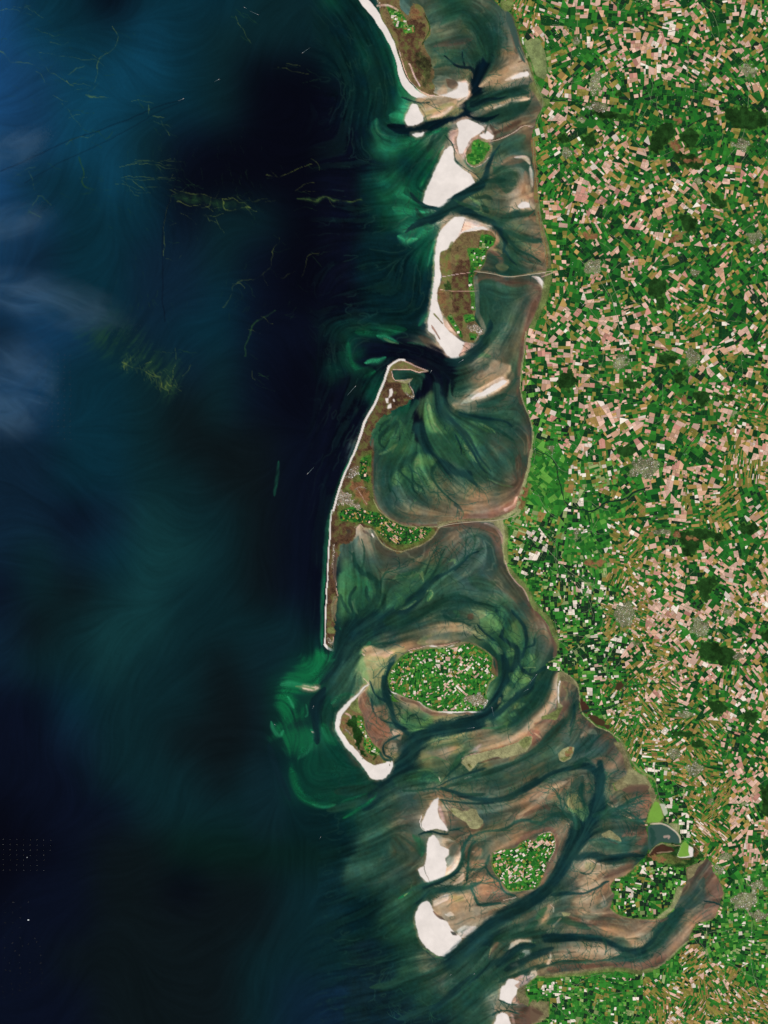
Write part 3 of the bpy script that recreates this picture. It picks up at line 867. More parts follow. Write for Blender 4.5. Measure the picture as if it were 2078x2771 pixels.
G|W|a|3|1|475,245 510,285 530,330 590,360 585,400 560,430 570,500 560,560 500,600 460,615 420,600 380,560 362,520 400,495 422,470 425,360 440,270
G|B|5|.5|.7|410,490 410,530 450,600
G|P|a|6|.9|620,620 660,560 700,530 715,560 700,600 650,615
G|S|a|12|.9|560,590 640,540 660,470 710,420 715,480 690,540 620,610
G|L|10|.8|.8|365,240 420,225 470,250
G|i|60|.9|.7|320,240 380,310 390,420
G|i|14,30|.7|.8|210,720 280,680 340,640
G|L|8,14|.7|.9|250,700 300,660 315,620
G|T|8,16|.6|.9|590,210 640,200 680,190
G|D|16,14|.5|.95|360,245 440,215 520,240 590,240
G|S|a|16|.95|460,740 560,690 640,690 760,700 800,780 920,770 1050,740 960,830 880,890 820,930 760,1000 700,1020 620,980 540,860
G|P|a|8|.9|490,790 590,730 590,690 560,690 480,740
G|O|a|10|.8|600,700 690,700 700,740 640,750
G|P|a|10|.9|560,840 620,820 640,850 590,860
G|P|a|10|.9|650,960 700,930 800,930 790,960 700,1010 660,1000
G|B|40|.8|.7|800,860 880,830 950,790
G|W|a|3|1|395,750 430,742 455,755 490,830 520,870 580,900 610,950 640,990 680,1010 690,1030 640,1090 580,1160 500,1150 430,1100 375,1020 350,920 350,830 370,775
G|N|10,30|.7|.8|480,820 510,860 560,880
G|N|24|.7|.8|600,970 650,1000
G|W|4|.5|.8|640,1010 740,1010
G|L|7|.5|.8|400,1090 480,1150 580,1180 600,1150
G|i|14|.6|.8|620,1140 640,1090
G|L|10|.6|.8|480,1160 590,1185
G|T|30,40,40,30|.5|.95|250,680 400,630 520,590 640,530 690,430 690,330 760,250
G|D|24,20|.6|.8|400,650 560,580 660,520
G|T|40,50,40|.5|.9|330,780 450,660 620,650 760,640 820,600
G|D|20,10|.6|.8|350,760 450,665
G|T|24,20,16|.5|.9|730,600 735,480 740,330 800,290
G|T|30,40|.6|.8|900,380 870,480 740,500
G|T|30,20|.6|.9|760,640 800,760 870,770 1000,740
G|T|16,20|.6|.9|870,480 900,540 960,580 1000,660 1100,690
G|T|20,14|.6|.8|760,610 830,600 920,590 980,590
G|T|14,30|.6|.8|760,250 850,220 1000,200 1130,110 1290,150
G|T|30,20|.6|.8|1290,150 1400,90 1520,110 1550,160
G|B|a|10|.9|750,380 800,330 850,340 830,390 780,400
G|B|a|10|.9|750,440 860,420 860,470 760,490
G|B|a|10|.9|780,520 880,510 880,580 780,600
G|B|a|10|.9|820,640 880,610 900,640 860,690
G|S|10|.7|.8|760,370 790,370
G|S|8|.7|.8|770,460 850,460
G|S|10|.7|.7|790,570 860,570
G|P|6|.6|.8|1010,720 1100,700
G|B|60,40|.8|.8|1100,690 1240,680
G|H|60,80,80,60|.7|.7|0,1390 150,1370 300,1300 450,1290 600,1200
G|D|130,140,120,100,90|.55|1|1659,140 1560,300 1480,440 1400,570 1240,700
G|D|90,110,150,160,180|.55|.95|1240,700 1100,790 940,900 800,1040 640,1200
G|M|220,250|.9|.7|900,1080 740,1250 560,1400
G|D|40,60,60|.7|.8|940,1180 800,1280 640,1420 480,1540
G|D|60,80|.7|.8|500,1520 340,1580 200,1620
G|D|20,40|.7|.8|900,1100 880,1200 800,1300
G|R|16,30|.8|.5|880,1190 900,1110 960,1030
G|H|20,40|.7|.7|690,1390 800,1270 880,1180
G|O|8|.7|.8|885,1150 905,1080
G|H|50,60|.7|.8|920,1020 1040,990 1200,980 1340,980
G|D|40,50|.6|.95|1340,990 1450,1010 1659,1010
G|S|a|12|.95|1280,900 1330,760 1380,755 1390,800 1350,850 1250,920
G|P|8|.6|.8|1350,760 1385,780 1380,820
G|g|50|.8|.7|1240,870 1300,800 1330,780
G|O|12,20|.7|.8|1340,980 1390,920
G|F|60|.8|.8|1060,900 1160,850 1250,800
G|G|60|.8|.7|1150,950 1260,880
G|P|a|5|1|1030,1090 1050,1045 1090,1020 1200,1020 1200,1035 1110,1035 1090,1060
G|L|8|.6|.8|1200,1030 1240,1040
G|P|14,6|.6|.9|1040,1100 1000,1150
G|P|a|10|.95|1140,1095 1190,1095 1205,1130 1150,1160 1090,1175 1110,1140
G|g|30|.8|.8|1110,1160 1150,1120
G|P|a|6|.95|1040,1215 1090,1185 1110,1210 1060,1230
G|D|40,60|.6|.9|1240,1060 1100,1070 1020,1140 960,1200
G|D|50,60|.6|.8|1390,1080 1240,1140 1120,1190 1000,1260
G|H|30,40|.6|.8|1659,1190 1500,1190 1350,1210 1200,1240 1080,1300 960,1350
G|P|a|8|.9|1320,1210 1360,1120 1370,1150 1340,1215
G|S|10|.7|.8|1290,1190 1300,1160
G|S|20|.7|.7|1380,1130 1480,1130 1500,1160
G|P|a|8|.9|1180,1300 1200,1260 1240,1250 1250,1290 1200,1330
G|p|a|10|.95|1060,1330 1130,1290 1200,1300 1180,1340 1110,1380 1110,1430 1080,1480 1100,1520 1060,1540
G|W|a|3|1|1040,1325 1075,1322 1120,1340 1080,1370 1110,1400 1090,1440 1060,1480 1050,1530 1000,1490 970,1480 975,1430 985,1380 1015,1370
G|S|16,30|.7|.9|1120,1330 1170,1300
G|S|a|8|.95|950,1490 1010,1500 1040,1560 1100,1570 1000,1575 930,1590 930,1530
G|T|10,12|.5|.9|960,1480 1040,1520 1090,1520
G|T|10,16|.5|.95|1140,1590 1040,1570 980,1555 910,1600
G|W|a|3|1|950,1590 980,1568 1010,1580 1050,1659 1060,1760 900,1760 930,1650
G|N|60,100|.9|.8|1070,1620 1160,1560 1230,1580 1330,1590
G|p|20|.7|.7|1050,1600 1080,1680
# estuary flats of the south-east
H|D|50,80,110,130|.5|1|400,-90 420,60 400,190 340,280 230,420
H|D|120,130,110,90,100|.55|1|250,400 180,560 100,720 30,820 -60,900
H|T|40,30,12|.6|.9|230,380 220,300 130,270 0,290
H|T|30,20|.6|.9|250,370 240,300 170,240 130,160
H|T|24,30|.6|.9|290,330 320,280 270,160 270,90
H|L|a|12|.9|160,240 250,240 320,230 330,280 280,340 240,290
H|O|a|14|.8|140,190 200,130 260,140 290,220 220,250
H|T|30,12|.6|.9|360,300 470,265 560,250 640,180 720,140
H|T|12,24|.6|.9|560,250 640,290 730,350
H|T|20,24|.6|.8|400,320 520,310 620,350 730,350
H|F|80|.9|.5|420,380 560,340 700,380
H|D|90,80,50,16|.6|.9|230,600 350,580 480,610 600,570 740,595
H|M|100,60|.8|.6|330,500 450,500 600,540 720,520
H|T|40,20|.7|.7|320,480 450,460 600,500 680,440
H|B|60|.8|.5|300,700 400,760
H|S|a|20|.95|270,640 320,615 400,640 520,660 640,640 600,680 480,720 420,800 340,870 270,880 240,800 300,740 250,680
H|O|a|14|.7|290,640 380,650 370,700 300,700
H|P|14,6|.8|.5|340,630 480,670 640,640
H|T|12,6|.6|.9|250,720 330,740 360,690 380,630
H|B|40|.8|.8|360,790 450,720 540,700
H|R|50|.8|.7|440,770 560,700 680,620
H|D|24,30,30|.6|.85|480,790 380,840 270,890 150,880 30,890
H|S|a|30|.8|200,950 380,900 470,960 440,1040 330,1110 240,1050
H|P|40|.9|.4|440,900 430,1000
H|R|40|.8|.8|140,1050 240,1080 330,1120 460,1060
H|G|60,50|.8|.7|0,1100 120,1060 200,1100 340,1140
H|S|14|.8|.7|0,1160 80,1100 120,1060
H|O|20|.8|.7|-30,1180 40,1170
H|D|60,60,50,60,60|.55|.95|0,1200 200,1205 400,1205 500,1270 620,1330 720,1310
H|T|100,140,110,80|.65|.9|720,1310 850,1200 940,1080 1040,990
H|E|80,90,60|.8|.8|1040,990 1140,920 1180,760
H|D|40,30,16|.7|.8|720,1310 830,1190 900,1100
H|R|60|.8|.7|1010,900 1100,780 1200,700
H|R|80|.8|.7|1290,830 1270,930 1200,1010 1100,1070
H|B|90|.9|.7|850,1400 960,1300 1050,1180
H|S|a|14|.9|590,1210 700,1190 800,1160 790,1200 700,1290 640,1270
H|F|12,20|.7|.8|590,1220 690,1220
H|O|20|.8|.7|470,1130 560,1150 600,1180
H|B|a|20|.7|400,1120 620,1130 760,1160 600,1200 500,1190
H|S|a|20|.8|180,1250 260,1220 420,1240 540,1310 560,1340 400,1370 200,1340
H|T|8,20|.6|.8|440,1340 450,1260 430,1220
H|T|10,24|.6|.8|0,1420 120,1370 300,1400 480,1370 580,1330
H|T|60,60|.8|.7|600,1360 700,1380 800,1340
H|R|60,50|.8|.9|0,1450 300,1410 560,1410 700,1430 900,1350
H|T|8|.5|.8|560,1430 590,1380 580,1340
H|T|5,12|.5|.9|1330,960 1250,940 1180,935
H|R|14|.7|.8|690,1090 850,1100 920,1060
"""
# ---------------------------------------------------------------- mainland: outline and patches
MAIN = [('A', "1175,-300 1200,0 1262,55 1320,80 1358,115 1370,180 1390,240 1408,300 1425,370 1450,440 1470,510 1500,600 1525,690 1560,712 1590,765 1580,800 1545,860 1515,945 1492,1030 1482,1090 1500,1150 1512,1260 1518,1340 1530,1440 1535,1500 1530,1570 1545,1650"),
        ('B', "1552,200 1570,300 1590,400 1602,500 1612,590 1600,640 1580,700 1594,790 1562,870 1522,960 1482,1050 1442,1140 1425,1230 1402,1330 1392,1480 1422,1580"),
        ('C', "1535,400 1560,480 1600,600 1632,720 1632,870 1610,950 1580,1050 1555,1150 1532,1240 1530,1330 1440,1390 1400,1420"),
        ('D', "1390,330 1415,380 1412,480 1425,600 1455,680 1520,760 1572,800 1602,880 1650,950"),
        ('F', "690,0 732,50 790,120 812,200 850,290 850,350 800,395 770,418 792,460 860,468 900,500 980,555 1012,590 1032,640 1030,720 1042,775 1085,830 1150,885 1232,915 1290,970 1310,1020 1335,1090 1370,1160 1385,1220 1320,1270 1262,1312 1285,1365 1320,1345 1400,1320 1525,1315 1592,1395 1565,1470"),
        ('H', "800,180 768,260 740,350 755,430 768,520 742,600 700,648 640,705 585,745 515,770 482,830 500,870 525,890 500,940 480,1000 545,1050 620,1068 720,1070 850,1075 905,1050 965,1010 975,960 1000,870 1055,800 1052,690 1200,622 1228,650 1245,710 1290,780 1312,830 1332,880 1302,930 1290,1000 1270,1060 1120,1100 1080,1170 1055,1235 960,1330 900,1390 790,1445 680,1478 560,1445 480,1428 350,1455 150,1485 20,1505"),
        ('G', "1500,1300 1350,1312 1250,1292 1200,1330 1155,1362 1100,1400 1088,1450 1110,1500 1170,1528 1330,1490 1336,1600 1280,1640 1200,1670 1150,1850"),
        ('X', "1400,3200 2500,3200 2500,-300")]
LANDDRAW = """
L|E|40|.8|.9|-10,70 30,200 60,300 95,400
A|m|26,20,30,36|.6|.8|1470,470 1500,600 1530,700 1580,780
A|m|26,40|.6|.9|1500,1040 1510,1250 1530,1500 1550,1659
A|r|30|.7|.8|1495,1050 1510,1250 1530,1500
B|m|30,50|.6|.9|1550,200 1580,350 1600,450 1615,600
B|r|16|.7|.7|1545,200 1575,350 1600,500 1606,600
A|a|a|6|.9|1240,0 1370,0 1340,70 1300,80 1260,50
A|r|a|20|.5|1370,120 1450,60 1560,60 1600,150 1500,300 1420,260
A|a|60|.8|.7|1500,640 1550,690 1600,760
A|o|12|.5|.7|1355,90 1390,220 1440,400 1490,560 1530,660
A|y|a|4|.7|1430,290 1560,280 1600,420 1600,600 1520,560 1470,420
A|W|10|.5|.9|1425,290 1430,320
A|k|12|.4|.9|1540,1360 1542,1400
B|a|70,50,40|.7|.9|1610,690 1580,860 1530,980 1500,1060
B|a|18|.5|.8|1590,700 1600,640 1660,645
B|p|8|.5|.9|1560,690 1660,645
C|y|14,10,14|.4|.8|1582,0 1560,150 1535,290 1534,400 1570,520 1610,640 1636,720 1636,870
C|y|24|.4|.9|1636,870 1612,950 1585,1050 1560,1150 1538,1250 1545,1330 1500,1380
C|r|a|5|1|1600,1090 1625,1000 1620,1080 1590,1230 1550,1220
C|r|a|5|.8|1545,1240 1600,1240 1590,1270 1560,1320 1540,1300
C|b|a|8|.5|1640,970 1720,1000 1800,1300 1900,1450 1700,1400 1600,1220
D|y|50,30|.5|1|1395,300 1430,400 1425,500 1430,610
D|a|30|.6|.9|1440,350 1435,500 1435,600
D|a|40,44|.6|.9|1450,660 1530,740 1590,820 1630,900 1680,970
D|p|10|.5|.7|1425,600 1450,690 1520,770 1570,820 1600,890
F|a|36,40,30|.6|.9|720,0 790,70 830,170 850,300
F|R|18,26|.6|.8|680,0 760,90 800,190 840,290 830,370
F|m|a|4|1|865,470 930,480 1000,540 1020,590 980,560 900,520
F|y|9|.4|.8|790,400 850,380 880,470 960,500 1010,580 1035,640
F|y|8|.4|.9|1030,640 1045,775 1100,835 1150,880 1240,918 1330,985 1400,1150 1500,1230 1580,1270 1605,1360 1560,1470 1520,1590
F|l|a|4|1|1035,650 1050,660 1090,720 1100,740 1080,780 1050,760 1035,700
F|l|a|4|.9|1090,780 1150,800 1220,850 1200,880 1140,860 1090,810
F|l|a|4|.9|1200,870 1250,870 1250,900 1230,905
F|l|a|6|.9|1290,560 1330,530 1350,570 1310,610 1280,600
F|H|10,6|.4|.9|1020,770 1060,750 1200,740 1280,735 1330,680 1350,590
F|m|a|6|1|1270,1000 1330,1000 1370,1100 1410,1200 1520,1260 1590,1370 1565,1460 1520,1320 1390,1330 1290,1360 1265,1310 1370,1230 1330,1100
F|y|a|10|.6|1380,1200 1520,1250 1520,1310 1400,1320 1340,1290
F|R|50|.8|.8|1330,1350 1450,1330 1540,1330
F|a|14|.5|.9|1330,985 1400,1150 1500,1230 1590,1285
H|a|a|4|1|815,175 845,165 880,290 865,350 745,352 770,260
H|b|a|3|1|810,185 840,190 860,260 875,300 850,335 750,350 775,265
H|W|a|5|.7|845,200 890,200 910,270 880,290 860,240
H|y|a|6|.9|870,330 1000,360 990,430 960,400 900,345
H|E|a|6|1|760,370 850,345 900,350 960,400 1000,480 990,505 860,490 800,530 765,560 760,430
H|T|40|.8|.8|780,380 800,450 790,520
H|p|20,14|.7|.8|880,450 920,440 910,460
H|P|14|.6|.9|780,355 860,345 930,380 1000,450 998,500
H|w|a|6|.9|760,590 820,520 900,500 1000,520 1060,510 1120,560 1180,600 1050,690 950,670 840,650 740,640
H|o|a|10|.9|760,600 900,570 1000,610 1060,660 900,660
H|l|a|5|1|765,590 800,540 860,505 940,530 960,560 880,570 800,600
H|S|6|.5|.9|760,590 800,530 870,495 1000,520
H|S|8|.6|.9|820,580 880,565 940,562
H|a|a|4|.9|870,500 940,505 980,525 900,520
H|r|30|.7|.8|1110,540 1130,570 1110,600
H|W|a|3|1|1015,490 1060,520 1100,545 1095,610 1000,614 975,600
H|b|a|3|1|1015,492 1045,495 1065,525 1060,560 1070,600 1000,608 978,598
H|r|10|.6|.7|1000,620 1070,625
H|m|a|4|1|1052,690 1200,625 1130,690 1110,760 1060,790
H|y|50,30|.6|.9|1000,850 970,950 940,1000 850,1060
H|a|8|.4|.9|700,650 600,745 520,765 482,830
H|a|8|.4|.9|480,1000 550,1050 620,1070 850,1075 905,1050
H|a|9|.5|.9|1230,650 1300,780 1335,880 1300,1000 1270,1065 1120,1105 1080,1175 1060,1235
H|y|14|.5|.8|1060,1235 960,1330 880,1400 780,1445 680,1478
H|a|30|.5|.9|0,1500 200,1480 360,1455 560,1445 680,1478 790,1445
H|m|20|.5|.9|0,1490 200,1468 360,1445 500,1425
H|D|8|.4|.9|1180,935 1260,945 1310,965 1370,990 1430,985
G|m|a|4|1|1155,1360 1100,1400 1088,1450 1110,1500 1170,1528 1180,1480 1150,1440
G|m|a|5|1|1180,1485 1330,1490 1336,1600 1290,1640 1200,1670
G|R|a|16|.8|1170,1520 1240,1540 1290,1580 1250,1640 1160,1680
G|N|30|.8|.6|1200,1550 1300,1590
G|a|8|.5|.9|1660,1285 1500,1302 1350,1312 1250,1297 1200,1330 1155,1372 1150,1440 1190,1480 1330,1490 1336,1600
"""
TOWNS = [('L', 550, 540, 38, 75, 'grey'), ('L', 550, 685, 70, 32, 'grey'), ('L', 430, 262, 26, 24, 'tan'), ('L', 1520, 450, 48, 52, 'tan'),
         ('L', 1255, 540, 34, 12, 'tan'), ('L', 1480, 930, 56, 38, 'tan'), ('L', 380, 975, 34, 34, 'tan'), ('L', 1562, 1530, 60, 45, 'tan'),
         ('L', 440, 768, 30, 20, 'tan'), ('L', 1210, 1160, 22, 24, 'tan'), ('M', 530, 48, 52, 50, 'grey'), ('M', 720, 660, 44, 48, 'tan'),
         ('M', 1168, 640, 42, 62, 'tan'), ('M', 860, 1345, 86, 66, 'grey'), ('M', 268, 1200, 26, 16, 'tan'), ('M', 1180, 88, 26, 24, 'tan'),
         ('M', 870, 1125, 34, 8, 'tan'), ('M', 1450, 990, 30, 10, 'tan'), ('N', 740, 615, 56, 74, 'grey'), ('N', 1228, 700, 62, 56, 'tan'),
         ('N', 1495, 885, 44, 20, 'tan'), ('N', 425, 115, 24, 34, 'tan'), ('N', 985, 85, 50, 20, 'tan'), ('N', 1125, 1262, 44, 16, 'tan'),
         ('N', 1060, 1520, 40, 24, 'tan'), ('N', 1190, 1612, 52, 50, 'grey'), ('N', 820, 812, 26, 16, 'tan'), ('N', 1410, 600, 30, 22, 'tan'),
         ('H', 1480, 925, 105, 75, 'grey'), ('H', 1585, 1045, 62, 36, 'grey'), ('H', 1340, 602, 50, 24, 'tan'), ('H', 1578, 815, 62, 30, 'grey'),
         ('H', 1225, 200, 22, 28, 'tan'), ('H', 1285, 705, 34, 30, 'tan'), ('H', 1470, 200, 22, 16, 'tan')]
WOODS = [('L', "515,700 600,708 700,728 785,740 800,765 740,775 600,758 530,735"), ('L', "470,870 520,860 545,900 520,940 480,930"),
         ('L', "890,960 900,880 950,800 1040,790 1060,850 1000,930 930,970"), ('L', "1100,850 1180,820 1210,900 1200,950 1130,940 1080,900"),
         ('L', "1050,970 1180,990 1240,1040 1210,1090 1100,1060 1040,1010"), ('L', "1110,1370 1170,1360 1210,1420 1190,1490 1120,1470 1100,1420"),
         ('L', "1380,700 1500,680 1660,720 1660,790 1560,830 1450,800 1390,760"), ('L', "680,590 715,588 715,615 685,615"),
         ('L', "310,870 360,850 380,900 330,920"), ('L', "1290,1230 1360,1270 1420,1320 1360,1330 1300,1280"),
         ('M', "900,130 1000,120 1010,190 980,240 900,240 880,180"), ('M', "950,260 1010,250 1000,320 960,330"),
         ('M', "320,740 400,720 430,780 380,850 330,830 310,790"), ('M', "1170,860 1260,860 1280,910 1230,950 1170,930"),
         ('M', "960,610 1080,620 1060,660 970,670"), ('M', "1070,730 1140,740 1120,790 1060,780"), ('M', "690,1200 770,1190 800,1240 740,1270 680,1250"),
         ('M', "750,780 840,790 850,830 770,840"), ('M', "1280,860 1440,880 1430,900 1290,880"),
         ('N', "1060,60 1100,90 1200,60 1290,70 1390,110 1380,150 1240,130 1205,180 1200,210 1150,260 1105,215 1110,150 1060,110"),
         ('N', "1480,40 1560,30 1600,70 1560,110 1480,80"), ('N', "1220,390 1330,370 1340,420 1290,470 1280,540 1220,510 1200,450"),
         ('N', "1230,785 1300,800 1450,860 1440,900 1400,950 1340,930 1240,900 1215,840"), ('N', "1500,1240 1580,1230 1600,1290 1550,1335 1500,1300"),
         ('N', "1040,1380 1200,1375 1190,1405 1060,1410"), ('N', "1160,1420 1250,1440 1270,1480 1180,1480"), ('N', "1280,1180 1370,1170 1400,1220 1320,1260 1280,1230"),
         ('N', "1620,740 1680,720 1680,810 1620,780"), ('N', "1540,320 1580,330 1570,370 1540,360"), ('H', "1590,80 1680,60 1680,290 1600,280 1620,180")]
HEATHS = [('L', "1025,910 1060,890 1095,930 1080,980 1030,950"), ('L', "1100,1010 1220,1010 1225,1040 1120,1045"), ('L', "1020,760 1090,770 1120,790 1080,800"),
          ('L', "480,1490 560,1500 580,1530 500,1530"), ('L', "1030,1550 1060,1510 1130,1490 1120,1520 1050,1560"), ('M', "1080,890 1130,880 1150,930 1120,940"),
          ('N', "450,290 500,275 560,280 600,230 630,290 600,320 520,320 470,310"), ('N', "1110,115 1200,120 1190,140 1130,135"), ('N', "1060,90 1095,85 1090,120 1065,125"),
          ('H', "760,600 860,590 900,640 800,640")]
RIVERS = [('M', "160,1225 240,1260 280,1280 310,1340 310,1400 330,1450 340,1520 380,1590 460,1610", 5), ('M', "460,1605 520,1625 570,1600 620,1560 680,1555 760,1540 800,1490 900,1470", 9),
          ('L', "220,620 280,640 330,645 400,630 440,655 470,650 500,665", 5), ('N', "480,1250 560,1230 670,1220 715,1180 725,1110 740,1085 900,1065 1100,1055 1200,1060", 4),
          ('N', "740,1085 800,1020 900,930 960,820 1040,720", 3), ('L', "700,190 800,200 900,210 1000,210 1130,180", 3), ('M', "900,1350 1000,1330 1060,1320 1150,1200 1230,1110", 3),
          ('H', "1360,990 1420,960 1500,960 1560,1100 1530,1250 1560,1450 1600,1640", 3)]
ROADS = [('M', "640,200 680,330 720,540 760,640 800,740", 2), ('M', "600,0 640,110 720,320", 2), ('L', "1140,240 1150,400 1130,590", 2), ('L', "420,0 440,150 430,260", 2),
         ('M', "300,600 420,720 600,800 760,880", 2), ('N', "190,140 300,270 420,380 640,500 740,600", 2.4), ('N', "740,620 900,690 1100,720 1230,700", 2), ('N', "1070,550 1210,610", 3),
         ('N', "600,960 700,780 760,620", 2), ('L', "60,300 180,560 230,650 160,820 150,1000 190,1250 200,1450 240,1650", 2), ('N', "280,900 420,870 560,700", 2),
         ('M', "440,0 560,100 640,240", 2), ('L', "1480,300 1530,400 1540,560 1530,700 1500,900 1400,1010", 2), ('H', "1020,340 1000,440 1100,520 1200,610", 2), ('H', "820,0 830,120 870,200 1000,330", 2),
         ('H', "1200,0 1260,180 1240,330", 2), ('F', "810,200 960,180 1100,220 1280,140", 2), ('H', "1540,1090 1520,1400 1600,1640", 2), ('D', "1430,330 1560,360 1659,480", 3)]
ISLAND_SEEDS = None
FTYPE = """D A A A A A A A
E A P P P A A A
E A A A P A A A
E A A G G G G G
A A A A G G G G
A A P P A A A A
A P A G A A A A
C P G A A G A A
C A P A P A G G
A P P P A D A A
A P A A G A A A
B A P A A G D D
B B A P A P P P
C C E A P A D D
E B C D A D A A
B B C D P P P P
C B B D P G P P
B B B D P P P P
B B B P D P A A
C C B D D A P P
C B C D D D A A
B B B B D D P P
B B B B B D P P
B B B C C D P P
B B B B B A C C
B B B B A B C C
C C C B C D C C
C C C C D D D D"""
FCOL = dict(pink=(220, 178, 160), tan=(206, 160, 132), rose=(196, 138, 124), pale=(236, 218, 204), dark=(18, 62, 30), mid=(32, 98, 36), green=(48, 122, 42),
            light=(92, 150, 60), olive=(134, 124, 60), brown=(148, 116, 70), black=(24, 44, 32), sage=(146, 158, 104), ochre=(178, 142, 84))
FMIX = dict(A=dict(pink=.12, tan=.09, rose=.03, pale=.03, dark=.2, mid=.28, green=.2, olive=.14, ochre=.05, black=.05),
            P=dict(pink=.22, tan=.12, rose=.05, pale=.04, dark=.16, mid=.22, green=.1, olive=.07, ochre=.05),
            B=dict(black=.3, dark=.1, mid=.12, green=.2, light=.1, pale=.13, olive=.06, sage=.05, pink=.04),
            C=dict(green=.36, light=.12, mid=.26, dark=.08, olive=.06, sage=.05, pale=.04, black=.04),
            D=dict(olive=.24, brown=.12, ochre=.08, mid=.18, green=.16, dark=.08, pink=.1, pale=.04),
            E=dict(sage=.2, olive=.14, light=.14, green=.16, mid=.12, pale=.12, brown=.06, dark=.06),
            G=dict(dark=.28, mid=.3, green=.1, black=.1, pink=.06, tan=.04, olive=.08, ochre=.04),
            I=dict(mid=.26, green=.32, dark=.12, light=.12, pink=.1, pale=.08, olive=.06, ochre=.02),
            K=dict(light=.2, green=.5, mid=.3))
# ---------------------------------------------------------------- the survey: colour, level and ground type on the grid
WX = fbm(NY, NX, 24, 4) * 2.6 + fbm(NY, NX, 70, 2) * 3.0
WY = fbm(NY, NX, 24, 4) * 2.6 + fbm(NY, NX, 70, 2) * 3.0
PX = XX + WX; PY = YY + WY
CODES = list(PAL); CI = {c: i for i, c in enumerate(CODES)}
def pv(c):
    v = PAL[c]; v = tuple(q * (.93 if c in 'MEFBRSTGO' else 1) for q in v[:3]) + v[3:]; return np.array([v[0], v[1], v[2], v[3]], float)

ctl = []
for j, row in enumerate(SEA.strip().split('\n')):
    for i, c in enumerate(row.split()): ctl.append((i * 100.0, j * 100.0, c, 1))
for tile, rows in CTRL:
    x0, y0, _ = TILE[tile]
    for j, row in enumerate(rows.strip().split('\n')):
        for i, c in enumerate(row.split()):
            if c not in '.W': ctl.append((x0 + 50.0 * i, y0 + 50.0 * j, c, 0))
ex = EXTRA.split()
for k in range(0, len(ex), 3):
    u, v = ex[k + 2].split(','); x0, y0, n = TILE[ex[k]]
    ctl.append((x0 + float(u) * n / 1659, y0 + float(v) * n / 1659, ex[k + 1], 0))
CS = 8
cx = np.arange(-MG, W0 + MG + CS, CS, dtype=float); cy = np.arange(-MG, H0 + MG + CS, CS, dtype=float)
CX, CY = np.meshgrid(cx, cy)
num = np.zeros(CX.shape + (4,)); den = np.full(CX.shape, 1e-12)
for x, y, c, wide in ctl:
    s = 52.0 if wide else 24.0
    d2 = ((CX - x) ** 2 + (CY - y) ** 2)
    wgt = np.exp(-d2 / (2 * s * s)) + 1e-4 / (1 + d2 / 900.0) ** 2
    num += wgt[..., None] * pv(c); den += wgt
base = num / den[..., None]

strokes = []
for line in DRAW.strip().split('\n'):
    if not line or line[0] == '#': continue
    t, c, wd, soft, al, p = line.split('|')
    strokes.append((t, c, wd, float(soft), float(al), pts(t, p)))

# direction in which the tide runs, from the channels
aC = np.full(CX.shape, 1e-3); aS = np.full(CX.shape, -1e-3)
for t, c, wd, soft, al, p in strokes:
    if wd == 'a' or c in LANDC: continue
    for a, b in zip(p[:-1], p[1:]):
        m = (a + b) / 2; dx, dy = b - a; L = math.hypot(dx, dy)
        if L < 1: continue
        wgt = np.exp(-((CX - m[0]) ** 2 + (CY - m[1]) ** 2) / (2 * (L * .5 + 14) ** 2)) * (2 if c in 'DXTH' else 1) + 30 / (2000 + (CX - m[0]) ** 2 + (CY - m[1]) ** 2) * .15
        th = 2 * math.atan2(dy, dx)
        aC += wgt * math.cos(th); aS += wgt * math.sin(th)
open_ = np.clip((860 - CX) / 200, 0, 1)
nz = fbm(CX.shape[0], CX.shape[1], 40, 3) * 1.6
aC = aC * (1 - open_) + open_ * np.cos(2 * (-.5 + nz)); aS = aS * (1 - open_) + open_ * np.sin(2 * (-.5 + nz))
TH = .5 * np.arctan2(aS, aC)
gy_i = (YY + MG) / CS; gx_i = (XX + MG) / CS
c2 = sample(np.cos(2 * TH), gy_i, gx_i); s2 = sample(np.sin(2 * TH), gy_i, gx_i)
TT = .5 * np.arctan2(s2, c2); UX = np.cos(TT).astype(np.float32); UY = np.sin(TT).astype(np.float32)
def lic(noise, n, step):
    out = noise.copy(); H, W = noise.shape
    jj, ii = np.mgrid[0:H, 0:W].astype(np.float32)
    for sgn in (1, -1):
        y = jj.copy(); x = ii.copy(); px = UX * sgn; py = UY * sgn
        for k in range(n):
            yi = np.clip(y, 0, H - 1).astype(np.int32); xi = np.clip(x, 0, W - 1).astype(np.int32)
            vx = UX[yi, xi]; vy = UY[yi, xi]
            s = np.where(vx * px + vy * py < 0, -1, 1).astype(np.float32)
            px = vx * s; py = vy * s
            x += px * step; y += py * step
            yi = np.clip(y, 0, H - 1).astype(np.int32); xi = np.clip(x, 0, W - 1).astype(np.int32)
            out += noise[yi, xi]
    out /= out.std(); return out - out.mean()
n1 = (fbm(NY, NX, 3, 1) + .6 * rng.normal(0, 1, (NY, NX))).astype(np.float32)
n2 = fbm(NY, NX, 11, 2).astype(np.float32)
L1 = lic(n1, 13, 1.3); L2 = lic(n2, 16, 3.2)

dsp = 6 * L2 + 3 * L1
inner = np.clip((XX - 820) / 120, 0, 1)
can = sample(base, (YY + MG + (UX * dsp + 10 * fbm(NY, NX, 30, 3)) * (.13 + .87 * inner)) / CS, (XX + MG + (-UY * dsp + 10 * fbm(NY, NX, 30, 3)) * (.13 + .87 * inner)) / CS)
cls = np.full((NY, NX), CI['G'], np.int16)

